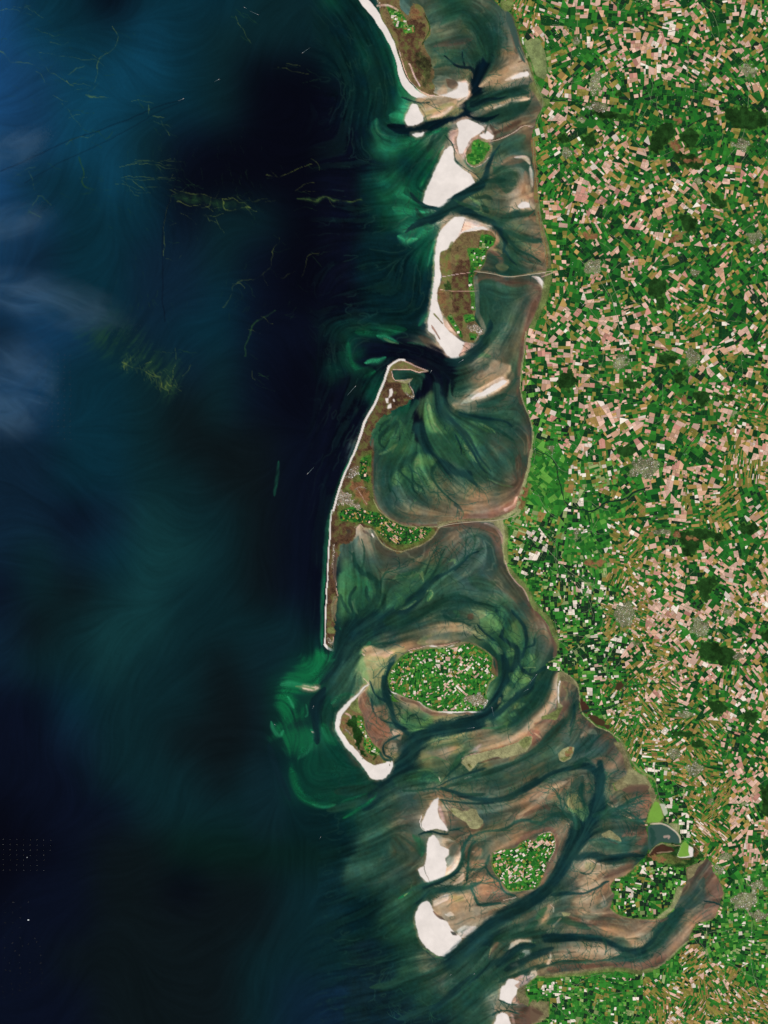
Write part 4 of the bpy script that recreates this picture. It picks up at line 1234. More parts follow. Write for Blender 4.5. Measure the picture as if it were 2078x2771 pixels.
def box(p, pad):
    x0 = max(0, int((p[:, 0].min() - pad + MG) / ST)); x1 = min(NX, int((p[:, 0].max() + pad + MG) / ST) + 2)
    y0 = max(0, int((p[:, 1].min() - pad + MG) / ST)); y1 = min(NY, int((p[:, 1].max() + pad + MG) / ST) + 2)
    return (slice(y0, y1), slice(x0, x1)) if x1 > x0 and y1 > y0 else None
def chaikin(p, n=2, closed=False):
    for _ in range(n):
        q = np.roll(p, -1, 0) if closed else p[1:]
        a = p if closed else p[:-1]
        r = np.empty((len(a) * 2, 2)); r[0::2] = .75 * a + .25 * q; r[1::2] = .25 * a + .75 * q
        p = r if closed else np.vstack([p[:1], r, p[-1:]])
    return p
def seg_dist(X, Y, p, closed):
    best = np.full(X.shape, 1e9); tt = np.zeros(X.shape)
    q = np.vstack([p, p[:1]]) if closed else p
    L = np.concatenate([[0], np.cumsum(np.hypot(*(q[1:] - q[:-1]).T))]); L /= max(L[-1], 1e-6)
    for i in range(len(q) - 1):
        ax, ay = q[i]; dx, dy = q[i + 1] - q[i]; n = dx * dx + dy * dy + 1e-9
        t = np.clip(((X - ax) * dx + (Y - ay) * dy) / n, 0, 1)
        d = (X - ax - t * dx) ** 2 + (Y - ay - t * dy) ** 2
        m = d < best; best = np.where(m, d, best); tt = np.where(m, L[i] + t * (L[i + 1] - L[i]), tt)
    return np.sqrt(best), tt
def inside(X, Y, p):
    r = np.zeros(X.shape, bool); n = len(p); j = n - 1
    for i in range(n):
        xi, yi = p[i]; xj, yj = p[j]
        if yi != yj: r ^= ((yi > Y) != (yj > Y)) & (X < (xj - xi) * (Y - yi) / (yj - yi) + xi)
        j = i
    return r
def sm(t): t = np.clip(t, 0, 1); return t * t * (3 - 2 * t)
LT = 0.5 * L1 + 0.8 * L2
DARK = []
NZ6 = fbm(NY, NX, 5, 3); NZ12 = fbm(NY, NX, 7, 3); NZ12b = fbm(NY, NX, 6, 3); NZ30 = fbm(NY, NX, 18, 2); NZ30b = fbm(NY, NX, 18, 2)
def connected(q, p0, reach):
    for p in DARK:
        if p is p0: continue
        a, b = p[:-1], p[1:]; d = b - a; n = (d ** 2).sum(1) + 1e-9
        t = np.clip(((q - a) * d).sum(1) / n, 0, 1); e = np.hypot(*(a + t[:, None] * d - q).T).min()
        if e < reach: return True
    return q[1] < -10 or q[1] > H0 + 10
def brush(t, c, wd, soft, al, p, tile_k, keep=None):
    if wd == 'a':
        f = max(soft * tile_k, 1.4)
        q_ = np.empty((len(p) * 2, 2)); q_[0::2] = p; q_[1::2] = (p + np.roll(p, -1, 0)) / 2; p = chaikin(q_, 1, True)
        b = box(p, f + 8)
        if b is None: return
        X, Y = PX[b], PY[b]
        d, _ = seg_dist(X, Y, p, True); s = np.where(inside(X, Y, p), d, -d)
        if c in 'wrhu': s = s + NZ6[b] * (7 if c != 'h' else 4)
        elif f > 3: s = s + LT[b] * f * .3
        m = sm(.5 + s / (2 * f)) if f > 1.5 else np.clip(.5 + s / 2, 0, 1)
        if c in 'WP' and f < 8 and t != 'H':
            h_ = .5 * sm(1 + (s + 2.5 * NZ6[b]) / 9) * (s < 0) * ~np.isin(cls[b], [CI[q_] for q_ in LANDC + 'WP'])
            can[b] = can[b] * (1 - h_[..., None]) + pv('S') * h_[..., None]
            s = s + 1.2 * NZ6[b]; m = np.clip(.5 + s / 2.6, 0, 1)
    else:
        ws = np.array([float(v) for v in wd.split(',')]) * tile_k / 2
        p0 = p; p = chaikin(p, 2)
        wet = c in 'XDTHGMEgLOFkZieVvPSBRN' and soft > .35 and ws.max() > 1.2
        c0 = c1 = True
        if wet and c in 'XDTHk':
            c0 = connected(p0[0], p0, ws[0] * 1.1 + 5); c1 = connected(p0[-1], p0, ws[-1] * 1.1 + 5)
        elif wet: c0 = c1 = False
        b = box(p, ws.max() * 1.5 + 8)
        if b is None: return
        X, Y = PX[b], PY[b]
        if c in 'Yj': X = X + 1.6 * NZ12[b] + 5 * NZ30[b]; Y = Y + 1.6 * NZ12b[b] + 5 * NZ30b[b]
        d, tt = seg_dist(X, Y, p, False)
        hw = np.interp(tt, np.linspace(0, 1, len(ws)), ws) if len(ws) > 1 else ws[0]
        hw = np.maximum(hw, .9)
        dd = d / hw
        if wet: soft = (1.35 if c in 'ieVv' else 1.0 if c in 'SPOLgBRF' else .82) if soft > .42 else .6
        if wet:
            Lt = np.hypot(*(p[1:] - p[:-1]).T).sum(); tl = np.full(X.shape, 9.0)
            if not c0: tl = np.minimum(tl, tt)
            if not c1: tl = np.minimum(tl, 1 - tt)
            dd = d / (hw * np.sqrt(np.clip(tl * Lt / np.minimum(2.4 * hw, .5 * Lt), .002, 1))) + LT[b] * (.2 if soft > .42 else .06) * np.minimum(1, hw / 6)
        m = sm((1 + soft * .42 - dd) / max(soft, .05))
    m = m * al
    if c in 'Yj': m = m * np.clip(.8 + .5 * L1[b] * (wd == 'a') + .5 * NZ12b[b] * (wd != 'a') + .5 * NZ30[b], .1, 1.4)
    if c in 'ieVv': m = m * np.clip(.82 + .22 * L2[b] + .12 * L1[b], .3, 1)
    if keep is not None: m = m * keep[b]
    can[b] = can[b] * (1 - m[..., None]) + pv(c) * m[..., None]
    cls[b] = np.where(m > .5, CI[c], cls[b])
DARK = [p for t, c, wd, soft, al, p in strokes if wd != 'a' and c in 'XDTHk']
for t, c, wd, soft, al, p in strokes: brush(t, c, wd, soft, al, p, TILE[t][2] / 1659.0)

water_all = ~np.isin(cls, [CI[c_] for c_ in LANDC + 'WP'])
# small creeks feeding the channels
KEEP = ~np.isin(cls, [CI[c_] for c_ in 'DXWPkH' + LANDC])
rc = random.Random(5)
for t, c, wd, soft, al, p in strokes:
    if wd == 'a' or c not in 'DTHX' or p[:, 0].mean() < 1000: continue
    wv = [float(v) for v in wd.split(',')]
    for a_, b_ in zip(p[:-1], p[1:]):
        L = math.hypot(*(b_ - a_))
        for _ in range(int(L / 7 + rc.random())):
            f = rc.random(); q = a_ + f * (b_ - a_); th = math.atan2(*(b_ - a_)[::-1]) + rc.choice((-1, 1)) * rc.uniform(.35, 1.1)
            n = rc.randint(3, 10); path = [q]; cur = rc.gauss(0, .12)
            for k in range(n):
                th += cur + rc.gauss(0, .22); q = q + rc.uniform(4, 9) * np.array([math.cos(th), math.sin(th)]); path.append(q)
            j_ = int((path[-1][1] + MG) / ST); i_ = int((path[-1][0] + MG) / ST)
            if not (0 <= j_ < NY and 0 <= i_ < NX) or cls[j_, i_] in (CI['W'],) or CODES[cls[j_, i_]] in LANDC: continue
            w0 = rc.choice((1.4, 1.8, 2.4, 3.6))
            if rc.random() < .5:
                q2 = path[len(path) // 2]; th2 = th + rc.choice((-.8, .8)); sub = [q2]
                for k in range(3): th2 += rc.gauss(0, .2); q2 = q2 + 5 * np.array([math.cos(th2), math.sin(th2)]); sub.append(q2)
                brush(t, 'T', '1.6,1', .45, rc.uniform(.3, .6), np.array(sub), 1.0, KEEP)
            brush(t, rc.choice('HTTG') if al > .6 else 'G', '%f,%f' % (w0, w0 * .35), .6, rc.uniform(.3, .75), np.array(path), 1.0, KEEP)

# wind-drawn strands of algae
Yc = [p for t, c, wd, soft, al, p in strokes if c in 'Yj']
for p in Yc:
    for _ in range(5):
        f = rc.randrange(len(p)); q = p[f] + np.array([rc.gauss(0, 16), rc.gauss(0, 14)]); th = rc.gauss(.25, .35); path = [q]
        for k in range(rc.randint(3, 6)):
            th += rc.gauss(0, .2); q = q + rc.uniform(5, 11) * np.array([math.cos(th), math.sin(th)]); path.append(q)
        brush('S', rc.choice('Yjj'), '1.6,2.2,1', .5, rc.uniform(.12, .3), np.array(path), 1.0, water_all)
for x_, y_, n_, sx, sy, th0 in ((430, 470, 60, 60, 60, 1.2), (300, 545, 50, 70, 40, .3), (400, 980, 80, 70, 40, 1.3), (640, 470, 40, 60, 70, 1.2), (120, 170, 40, 90, 70, .4), (370, 800, 40, 70, 60, 1.3), (640, 820, 30, 50, 50, 1.9)):
    for _ in range(n_):
        q = np.array([rc.gauss(x_, sx), rc.gauss(y_, sy)]); th = rc.gauss(th0, .18); L_ = rc.uniform(4, 12)
        if x_ == 400:
            s_ = rc.random(); q = np.array([325 + 140 * s_, 980 + 75 * s_]) + rc.random() ** 1.5 * np.array([rc.gauss(10, 8), -rc.uniform(0, 60)])
        path = [q, q + L_ * np.array([math.cos(th), math.sin(th)]), q + 2 * L_ * np.array([math.cos(th + .15), math.sin(th + .15)])]
        brush('S', 'Y' if x_ == 400 else 'j', '1.4,2,1', .5, rc.uniform(.06, .2), np.array(path), 1.0, water_all)

# tidal texture: silt streaks and shoals drawn out by the current
lum = can[..., :3].mean(-1)
water = ~np.isin(cls, [CI[c] for c in LANDC + 'W'])
amp = np.where(water, .028 + .06 * inner, 0) * np.clip(1.35 - lum / 200, .2, 1)
rip = np.sin((XX * UX + YY * UY) * .8 + 3.0 * fbm(NY, NX, 8, 2)) * sm((fbm(NY, NX, 26, 2) - .05) * 3)
green = np.isin(cls, [CI[c] for c in 'ieVv'])
can[..., :3] *= (1 + amp * (L1 * .8 + L2 * .9) + np.where(green, .13, .012) * rip * water)[..., None]
deep = np.isin(cls, [CI['D'], CI['H']]) * inner
dk_ = np.clip(.5 + .5 * np.tanh(1.2 * L2 + .8 * L1 + fbm(NY, NX, 20, 2)), 0, 1) * .30 * deep
can[..., :3] = can[..., :3] * (1 - dk_[..., None]) + np.array([40, 80, 66]) * dk_[..., None]
wi = inner * water * (1 - np.isin(cls, [CI['D'], CI['X'], CI['k']]) * .6)
kk_ = np.clip(np.tanh(2.2 * (L2 - .35)) , 0, 1) * .24 * wi * sm((lum - 20) / 60)
kk_ = kk_ * .8
can[..., :3] = can[..., :3] * (1 - kk_[..., None]) + np.minimum(can[..., :3] * 1.6 + [14, 16, 6], 235) * kk_[..., None]
kk_ = np.clip(np.tanh(2.2 * (-L2 - .45 + .3 * L1)), 0, 1) * .30 * wi
can[..., :3] = can[..., :3] * (1 - kk_[..., None]) + np.array([26, 62, 54]) * kk_[..., None]
# creeks and shoal edges: thin lines that follow the current
f_ = lic(fbm(NY, NX, 9, 2).astype(np.float32), 9, 2.2)
gy_, gx_ = np.gradient(f_); gm = np.hypot(gx_, gy_) + .02
patch = sm((fbm(NY, NX, 22, 2) + .15) * 2.2) * wi
ln_ = sm(1.25 - np.abs(f_) / gm * .9) * patch
can[..., :3] = can[..., :3] * (1 - .34 * ln_[..., None]) + np.array([36, 70, 60]) * .34 * ln_[..., None]
ln2 = sm(1.25 - np.abs(f_ - .75) / gm * .7) * sm((fbm(NY, NX, 22, 2) + .1) * 2.2) * wi * sm((lum - 40) / 50)
can[..., :3] = can[..., :3] * (1 - .2 * ln2[..., None]) + np.array([190, 176, 140]) * .2 * ln2[..., None]
can[..., :3] *= (1 + .045 * wi * (fbm(NY, NX, 4, 3) + .5 * fbm(NY, NX, 2, 1)))[..., None]
hue = fbm(NY, NX, 14, 3) * inner * water
can[..., 0] *= 1 + .07 * hue + .04 * L2 * inner * water; can[..., 2] *= 1 - .06 * hue

# land of the mainland
mp = np.vstack([pts(t, s) for t, s in MAIN])
MAINMASK = inside(PX, PY, mp)
can[MAINMASK] = pv('f'); cls[MAINMASK] = CI['f']
for line in LANDDRAW.strip().split('\n'):
    t, c, wd, soft, al, p = line.split('|'); brush(t, c, wd, float(soft), float(al), pts(t, p), TILE[t][2] / 1659.0)
for t, s, wd in RIVERS: brush(t, 'H', str(wd), .4, .85, pts(t, s), TILE[t][2] / 1659.0)
for t, s in WOODS:
    brush(t, 'w', 'a', 3, 1, pts(t, s), TILE[t][2] / 1659.0)
for t, s in HEATHS: brush(t, 'r', 'a', 4, 1, pts(t, s), TILE[t][2] / 1659.0)
for t, u, v, rx, ry, k in TOWNS:
    x0, y0, n = TILE[t]; kk = n / 1659.0
    a = np.linspace(0, 2 * math.pi, 15)[:-1]; rr = 1 + rng.uniform(-.3, .25, 14)
    brush(t, 'u', 'a', 6, .75, np.c_[x0 + (u + rx * rr * np.cos(a)) * kk, y0 + (v + ry * rr * np.sin(a)) * kk], kk)
# ground speckle
land = np.isin(cls, [CI[c] for c in LANDC])
sp = rng.normal(0, 1, (NY, NX)); sp2 = fbm(NY, NX, 5, 3); sp3 = fbm(NY, NX, 16, 3)
rough = np.select([cls == CI[c] for c in 'hdmroayuwfbl'], [.26, .22, .17, .22, .24, .17, .14, .22, .24, .22, .02, .05], 0.0)
can[..., :3] *= np.clip(1 + rough * (.6 * sp * .7 + .9 * sp2 + .6 * sp3), .35, 1.9)[..., None]
k = np.clip(fbm(NY, NX, 6, 3) * 1.5, 0, 1) * np.isin(cls, [CI['h'], CI['d']]) * .5
can[..., :3] = can[..., :3] * (1 - k[..., None]) + np.array([112, 84, 60]) * k[..., None]
hr = np.isin(cls, [CI[c] for c in 'hdro']); k = np.clip(sp2 * 1.3 + .25 * sp + .5 * sp3, 0, 1) * hr * .6
can[..., :3] = can[..., :3] * (1 - k[..., None]) + np.array([92, 112, 52]) * k[..., None]
sand = np.isin(cls, [CI[c] for c in 'WPp'])
can[..., :3] *= (1 + np.where(sand, .03, 0) * (sp3 + .5 * sp2) + np.where(sand & (cls != CI['W']), .04, 0) * L1)[..., None]
HT = can[..., 3] / 1000.0 + land * (.002 * sp2)
HT = np.maximum(HT, -.03)
# ---------------------------------------------------------------- materials
def ground_mat(name, rough=.85, spec=.1, grain=0.0, scale=6.0):
    m = bpy.data.materials.new(name); m.use_nodes = True; n = m.node_tree; b = n.nodes['Principled BSDF']
    b.inputs['Roughness'].default_value = rough; b.inputs['Specular IOR Level'].default_value = spec
    at = n.nodes.new('ShaderNodeAttribute'); at.attribute_name = 'ground'
    tc = n.nodes.new('ShaderNodeNewGeometry'); nz = n.nodes.new('ShaderNodeTexNoise')
    nz.inputs['Scale'].default_value = scale; nz.inputs['Detail'].default_value = 4
    n.links.new(tc.outputs['Position'], nz.inputs['Vector'])
    mr = n.nodes.new('ShaderNodeMapRange'); mr.inputs['From Min'].default_value = .3; mr.inputs['From Max'].default_value = .7
    mr.inputs['To Min'].default_value = 1 - grain; mr.inputs['To Max'].default_value = 1 + grain
    n.links.new(nz.outputs[0], mr.inputs['Value'])
    vm = n.nodes.new('ShaderNodeVectorMath'); vm.operation = 'SCALE'
    n.links.new(at.outputs['Color'], vm.inputs[0]); n.links.new(mr.outputs[0], vm.inputs['Scale'])
    n.links.new(vm.outputs[0], b.inputs['Base Color'])
    return m
M_SEA = ground_mat('sea_water', .6, 0, .02, 2.0); M_FLAT = ground_mat('tidal_silt', .8, 0, .03, 3.0)
M_LAND = ground_mat('land_cover', .95, .05, .12, 9.0); M_SAND = ground_mat('dry_sand', .95, .05, .015, 4.0)
M_FIELD = ground_mat('crops', .95, .05, .07, 7.0); M_WOOD = ground_mat('tree_canopy', 1, .0, .3, 12.0); M_ROOF = ground_mat('roofs_and_streets', .9, .1, .1, 9.0)
def flat_mat(name, col, rough=.6):
    m = bpy.data.materials.new(name); m.use_nodes = True; b = m.node_tree.nodes['Principled BSDF']
    b.inputs['Base Color'].default_value = (*albedo(col), 1); b.inputs['Roughness'].default_value = rough
    nz = m.node_tree.nodes.new('ShaderNodeTexNoise'); nz.inputs['Scale'].default_value = 40
    bp = m.node_tree.nodes.new('ShaderNodeBump'); bp.inputs['Strength'].default_value = .1; bp.inputs['Distance'].default_value = .002
    m.node_tree.links.new(nz.outputs[0], bp.inputs['Height']); m.node_tree.links.new(bp.outputs[0], b.inputs['Normal'])
    return m

def mesh_from(name, V, F, cols, mat, parent=None, nper=4):
    """V n x 3, F m x nper (or list of polygons), cols per point (n x 3) already as albedo"""
    me = bpy.data.meshes.new(name)
    V = np.asarray(V, np.float32)
    me.vertices.add(len(V)); me.vertices.foreach_set('co', V.ravel())
    if isinstance(F, np.ndarray):
        m = len(F); tot = np.full(m, F.shape[1], np.int32); flat = F.ravel().astype(np.int32)
    else:
        tot = np.array([len(f) for f in F], np.int32); flat = np.array([i for f in F for i in f], np.int32); m = len(F)
    st = np.concatenate([[0], np.cumsum(tot)[:-1]]).astype(np.int32)
    me.loops.add(len(flat)); me.loops.foreach_set('vertex_index', flat)
    me.polygons.add(m); me.polygons.foreach_set('loop_start', st); me.polygons.foreach_set('loop_total', tot)
    at = me.attributes.new('ground', 'FLOAT_COLOR', 'POINT')
    at.data.foreach_set('color', np.c_[cols, np.ones(len(cols))].astype(np.float32).ravel())
    me.update(calc_edges=True); me.validate()
    me.materials.append(mat)
    o = bpy.data.objects.new(name, me); C.objects.link(o)
    if parent is not None: o.parent = parent
    return o
ALB = lin(np.clip(can[..., :3], 0, 255)) / CAL
def sheet(name, cellmask, mat, parent=None, step=1, dz=0.0):
    """the cells of the survey grid marked in cellmask as one mesh"""
    jj, ii = np.nonzero(cellmask)
    if not len(jj): return None
    s = step
    q = np.stack([np.stack([jj * s, ii * s], 1), np.stack([jj * s + s, ii * s], 1), np.stack([jj * s + s, ii * s + s], 1), np.stack([jj * s, ii * s + s], 1)], 1)
    ids = q[..., 0] * NX + q[..., 1]
    u, inv = np.unique(ids, return_inverse=True); F = inv.reshape(-1, 4)
    j = u // NX; i = u % NX
    V = np.c_[wx(GX[i]), wy(GY[j]), HT[j, i] + dz]
    off = np.zeros(3)
    if parent is not None:
        off = np.array(parent.location)
    o = mesh_from(name, V - off, F, ALB[j, i], mat, parent)
    return o

# ---------------------------------------------------------------- which cell belongs to what
NJ, NI = NY - 1, NX - 1
cc = cls[:-1, :-1]; CXc = XX[:-1, :-1] + 1; CYc = YY[:-1, :-1] + 1
owner = np.zeros((NJ, NI), np.int16)      # 0 sea, 1 flats, 2 mainland, 10+ islands, 40+ sandbanks
owner[CXc > 905] = 1
west = pts('C', "100,-100 120,1700"); 
coast = np.vstack([pts('X', "1100,-300"), pts('A', "800,720 690,800 680,900 760,960 900,1060 830,1120 700,1340 680,1540 830,1600"), pts('B', "830,250 780,400 720,1000 870,1300"), pts('C', "760,280 500,300 200,1100 110,1600"),
                   pts('E', "500,20 560,300 500,520 460,640 560,850 700,1110 870,1300 1000,1400 1180,1500 1200,1650"), pts('G', "360,480 200,700 340,900 430,1120 580,1300 640,1500 620,1900"), pts('X', "2600,3800 2600,-300")])
owner[:] = 0; owner[inside(CXc, CYc, coast)] = 1
mainc = MAINMASK[:-1, :-1]
owner[mainc] = 2
BEACH = 'WPpS'; GREEN = 'fbk'; 
ISL = [  # name, category, label, tile outline, codes that count as the island
    ('barrier_island', 'island', 'brown heath island with long white western beach at the top edge of the picture', [('A', "150,-240 262,20 420,220 520,500 560,660 740,745 820,700 790,660 800,560 780,380 760,200 720,40 700,-240")], 'hdfwrupomyaW'),
    ('marsh_island', 'island', 'small round green island ringed by grey marsh beside a triangular white sandbank', [('A', "985,1130 1040,1040 1110,1022 1205,1080 1205,1140 1130,1240 1040,1250 975,1190")], 'mdfawy'),
    ('barrier_island', 'island', 'crescent island, broad white beach, brown heath, joined to the mainland by a straight causeway', [('B', "820,290 1000,215 1090,280 1240,330 1250,420 1170,500 1110,645 1080,700 1105,860 1080,1000 1160,1105 1100,1190 1110,1210 890,1320 690,1090 700,980 740,560")], 'hdfwrupomyaWN'),
    ('barrier_island', 'island', 'very long narrow T-shaped island with thin white beach, grey town and green arm', [('C', "560,190 650,180 860,285 760,310 760,500 460,700 410,880 430,1200 600,1410 1060,1410 1060,1440 960,1460 660,1690 440,1500 300,1480 190,1560 190,1900 170,2300 200,2450 0,2450 60,1400 300,850")], 'hdfwrupomyaW'),
    ('farm_island', 'island', 'large rounded island wholly patched with green and pale farm fields', [('D', "540,1660 545,1480 680,1270 860,1220 1120,1195 1300,1240 1340,1340 1400,1480 1300,1660"), ('F', "290,790 100,810 -60,800"), ('E', "1300,790 1150,700 960,640")], 'hdfwrupomyaW'),
    ('dune_island', 'island', 'hook-shaped island with pale dunes and woods behind a blazing white western beach', [('E', "840,535 720,620 560,780 550,900 760,1200 860,1290 930,1285 1020,1160 1000,1115 920,1110 850,980 800,780 760,700 760,630")], 'hdfwrupomyaW'),
    ('hallig', 'island', 'long thin pale green saltmarsh islet stretched below the round farm island', [('F', "110,1140 160,1070 400,1010 600,935 680,930 680,1020 500,1110 330,1125 200,1215")], 'yapomr'),
    ('hallig', 'island', 'small oval saltmarsh islet with a reddish centre between the long islet and the mainland', [('F', "850,1080 900,1035 950,1010 1000,1020 980,1090 920,1150 865,1145")], 'yarmo'),
    ('hallig', 'island', 'saltmarsh islet tied to the mainland by a thin straight white dam', [('F', "735,800 850,730 850,460 900,455 990,520 990,565 920,560 900,600 890,690 920,715 860,840 745,835")], 'yamWo'),
    ('hallig', 'island', 'bean-shaped pale saltmarsh islet beside the uppermost of the southern white sandbanks', [('G', "580,60 620,30 800,35 875,130 860,180 830,205 740,200 700,130 620,110")], 'yapom'),
    ('farm_island', 'island', 'green island of long narrow farm fields with a squared northeast corner among the southern mudflats', [('G', "900,460 915,350 1080,330 1160,260 1260,230 1300,205 1400,210 1395,340 1340,440 1330,480 1250,650 1060,675 980,610")], 'hfyapomu'),
    ('hallig', 'island', 'long wedge of olive saltmarsh lying close to the mainland lagoon', [('H', "400,430 480,390 570,440 580,480 545,505 470,480")], 'yapom'),
    ('hallig', 'island', 'tiny triangular marsh islet alone on brown mudflat left of the blunt southeastern polder', [('H', "110,1015 195,1012 165,1060 135,1055")], 'yapom'),
    ('hallig', 'island', 'tiny diamond-shaped marsh islet on tan flats behind the largest round white sandbank', [('G', "725,820 760,810 815,840 770,885 745,870")], 'yapom'),
]
SB = [('the oval white sandbank just north of the black tidal inlet near the top', 'A', "530,760 640,755 700,880 680,930 560,950 530,900"),
      ('thin white sliver of sand on the south lip of the black tidal inlet', 'A', "575,990 710,965 680,1030 600,1035"),
      ('largest triangular white sandbank between two dark inlets below the small round green island', 'A', "660,1560 660,1480 860,1070 920,1085 1090,1340 1080,1400 860,1580"),
      ('white sand sheet spreading northwest of the small round green island', 'A', "910,900 1130,900 1160,970 1060,1050 980,1160 920,1150"),
      ('small rounded white sand patch touching the north tip of the round green island', 'A', "1080,1030 1160,965 1225,1020 1200,1050"),
      ('white sand spit on the sheltered side at the foot of the northern heath island', 'A', "800,700 940,600 1030,600 1040,700 1000,740 830,750"),
      ('narrow pale golden sand ridge stranded in the bay inside the long T-shaped island', 'B', "1040,1600 1180,1480 1290,1460 1290,1500 1160,1560"),
      ('thin white crest breaking the green shoals off the south tip of the long island', 'E', "290,560 420,550 470,570 450,605 340,600"),
      ('triangular white sandbank left of the bean-shaped saltmarsh islet', 'G', "370,120 440,20 530,-40 530,60 600,190 580,230 430,230"),
      ('upright rectangular white sandbank in the middle of the three southern outer sands', 'G', "350,500 420,440 420,300 450,235 600,340 600,560 460,640"),
      ('biggest rounded white sandbank, southernmost of the three outer sands', 'G', "335,850 400,735 520,760 720,1020 640,1100 590,1180 340,1000"),
      ('slender white beach bank off the marshy tip of the southern peninsula', 'G', "960,1400 1020,1310 1140,1320 1110,1400 1060,1560 960,1490"),
      ('white bank cut by the bottom edge of the picture below the peninsula', 'G', "900,1659 940,1560 1050,1570 1080,1850 880,1850"),
      ('curved pale sandbar lying across the wide southern channel', 'G', "1000,1160 1040,1010 1240,1010 1220,1050 1080,1070 1020,1160"),
      ('rounded pale shoal southeast of the curved sandbar', 'G', "1080,1180 1130,1085 1220,1090 1210,1150 1110,1185")]
island_out = []
for k, (nm, cat, lab, polys, codes) in enumerate(ISL):
    poly = np.vstack([pts(t, s) for t, s in polys])
    m = inside(CXc, CYc, poly) & np.isin(cc, [CI[c] for c in codes]) & (owner != 2 if k != 8 else owner > -1)
    owner[m] = 10 + k; island_out.append(poly)
for k, (lab, t, s) in enumerate(SB):
    m = inside(CXc, CYc, pts(t, s)) & np.isin(cc, [CI[c] for c in 'WP']) & (owner < 2)
    owner[m] = 40 + k

town_poly = []
for k, (t, s) in enumerate(WOODS):
    p_ = pts(t, s); c_ = p_.mean(0); pp = c_ + (p_ - c_) * 1.3
    owner[inside(CXc, CYc, pp) & (cc == CI['w']) & (owner == 2)] = 100 + k
for k, (t, u, v, rx, ry, kd) in enumerate(TOWNS):
    x0, y0, n = TILE[t]; kk = n / 1659.0
    m = (((CXc - x0 - u * kk) / (rx * kk * 1.5)) ** 2 + ((CYc - y0 - v * kk) / (ry * kk * 1.5)) ** 2 < 1) & (cc == CI['u']) & (owner == 2)
    owner[m] = 200 + k
owner[(owner == 2) & np.isin(cc, [CI['b'], CI['l'], CI['E'], CI['T']]) & (CXc > 1500) & (CYc > 1800)] = 90
def comps(m):
    todo = set(map(tuple, np.argwhere(m))); out = []
    while todo:
        st = [todo.pop()]; comp = []
        while st:
            j, i = st.pop(); comp.append((j, i))
            for q in ((j + 1, i), (j - 1, i), (j, i + 1), (j, i - 1)):
                if q in todo: todo.remove(q); st.append(q)
        out.append(np.array(comp))
    return sorted(out, key=len, reverse=True)
for v in [40 + k for k in range(len(SB))] + [10 + k for k in range(len(ISL))]:
    for c_ in comps(owner == v)[1:]:
        if v >= 40 or len(c_) < 30: owner[c_[:, 0], c_[:, 1]] = 1
PARTS = [('beach', 'WPpSBF', 'M_SAND'), ('heath', 'hdr', 'M_LAND'), ('saltmarsh', 'myao', 'M_LAND'), ('farmland', 'f', 'M_LAND'), ('woodland', 'w', 'M_WOOD'), ('village', 'u', 'M_ROOF'), ('mud', 'NEHDcTkRGMgLO', 'M_FLAT')]
part = np.full((NJ, NI), -1, np.int8)
isl_m = (owner >= 10) & (owner < 40)
for q_, (pn, cs, mt) in enumerate(PARTS): part[isl_m & np.isin(cc, [CI[c] for c in cs])] = q_
part[isl_m & (part < 0)] = 6
for rnd in range(4):
    for k in range(len(ISL)):
        for q_ in range(7):
            for c_ in comps((owner == 10 + k) & (part == q_))[1:]:
                if len(c_) >= (26 if q_ != 5 else 10): continue
                cnt = {}
                for j, i in c_:
                    for a, b in ((j + 1, i), (j - 1, i), (j, i + 1), (j, i - 1)):
                        if owner[a, b] == 10 + k and part[a, b] != q_: cnt[part[a, b]] = cnt.get(part[a, b], 0) + 1
                if cnt: part[c_[:, 0], c_[:, 1]] = max(cnt, key=cnt.get)
# open water seen on a coarser grid where nothing else is near
fine = np.zeros((NJ // 2, NI // 2), bool)
blk = owner[:NJ // 2 * 2, :NI // 2 * 2].reshape(NJ // 2, 2, NI // 2, 2)
allsea = (blk == 0).all((1, 3)) & (CXc[:NJ // 2 * 2:2, :NI // 2 * 2:2] < -20)
sea_fine = owner == 0
sea_fine[:NJ // 2 * 2, :NI // 2 * 2] &= ~np.repeat(np.repeat(allsea, 2, 0), 2, 1)
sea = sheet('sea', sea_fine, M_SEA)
far = sheet('sea_far', allsea, M_SEA, step=2)
bpy.context.view_layer.update()
# join both grids into the one sea
with bpy.context.temp_override(active_object=sea, selected_editable_objects=[sea, far]): bpy.ops.object.join()
tag(sea, kind='structure')
o = sheet('tidal_flats', owner == 1, M_FLAT); tag(o, kind='structure')
o = sheet('mainland', owner == 2, M_LAND); tag(o, kind='structure')
o = sheet('lagoons', owner == 90, M_FLAT); tag(o, kind='structure')
def where(x, y):
    bands = [(150, 'level with the northern heath island'), (300, 'level with the black tidal inlet'), (450, 'level with the small round green island'), (620, 'level with the triangular white sandbank'),
             (760, 'just above the straight causeway'), (900, 'just below the straight causeway'), (1050, 'level with the long island tip'), (1250, 'level with the wide northern bay'), (1450, 'level with the grey island town'),
             (1650, 'level with the wide southern bay'), (1850, 'level with the round farm island'), (2000, 'level with the hook-shaped island'), (2200, 'level with the long saltmarsh islet'), (2400, 'level with the bright green lagoons'), (9999, 'beside the head of the brown estuary')]
    h = 'near the coast' if x < 1560 + max(0, y - 1800) * .35 else 'inland' if x < 1720 + max(0, y - 1800) * .25 else 'far inland' if x < 1960 else 'at the right edge'
    return [b for a, b in bands if y < a][0] + ' ' + h
used = {}
def unique(cands):
    for c in cands:
        if c not in used: used[c] = 1; return c
    return cands[-1]
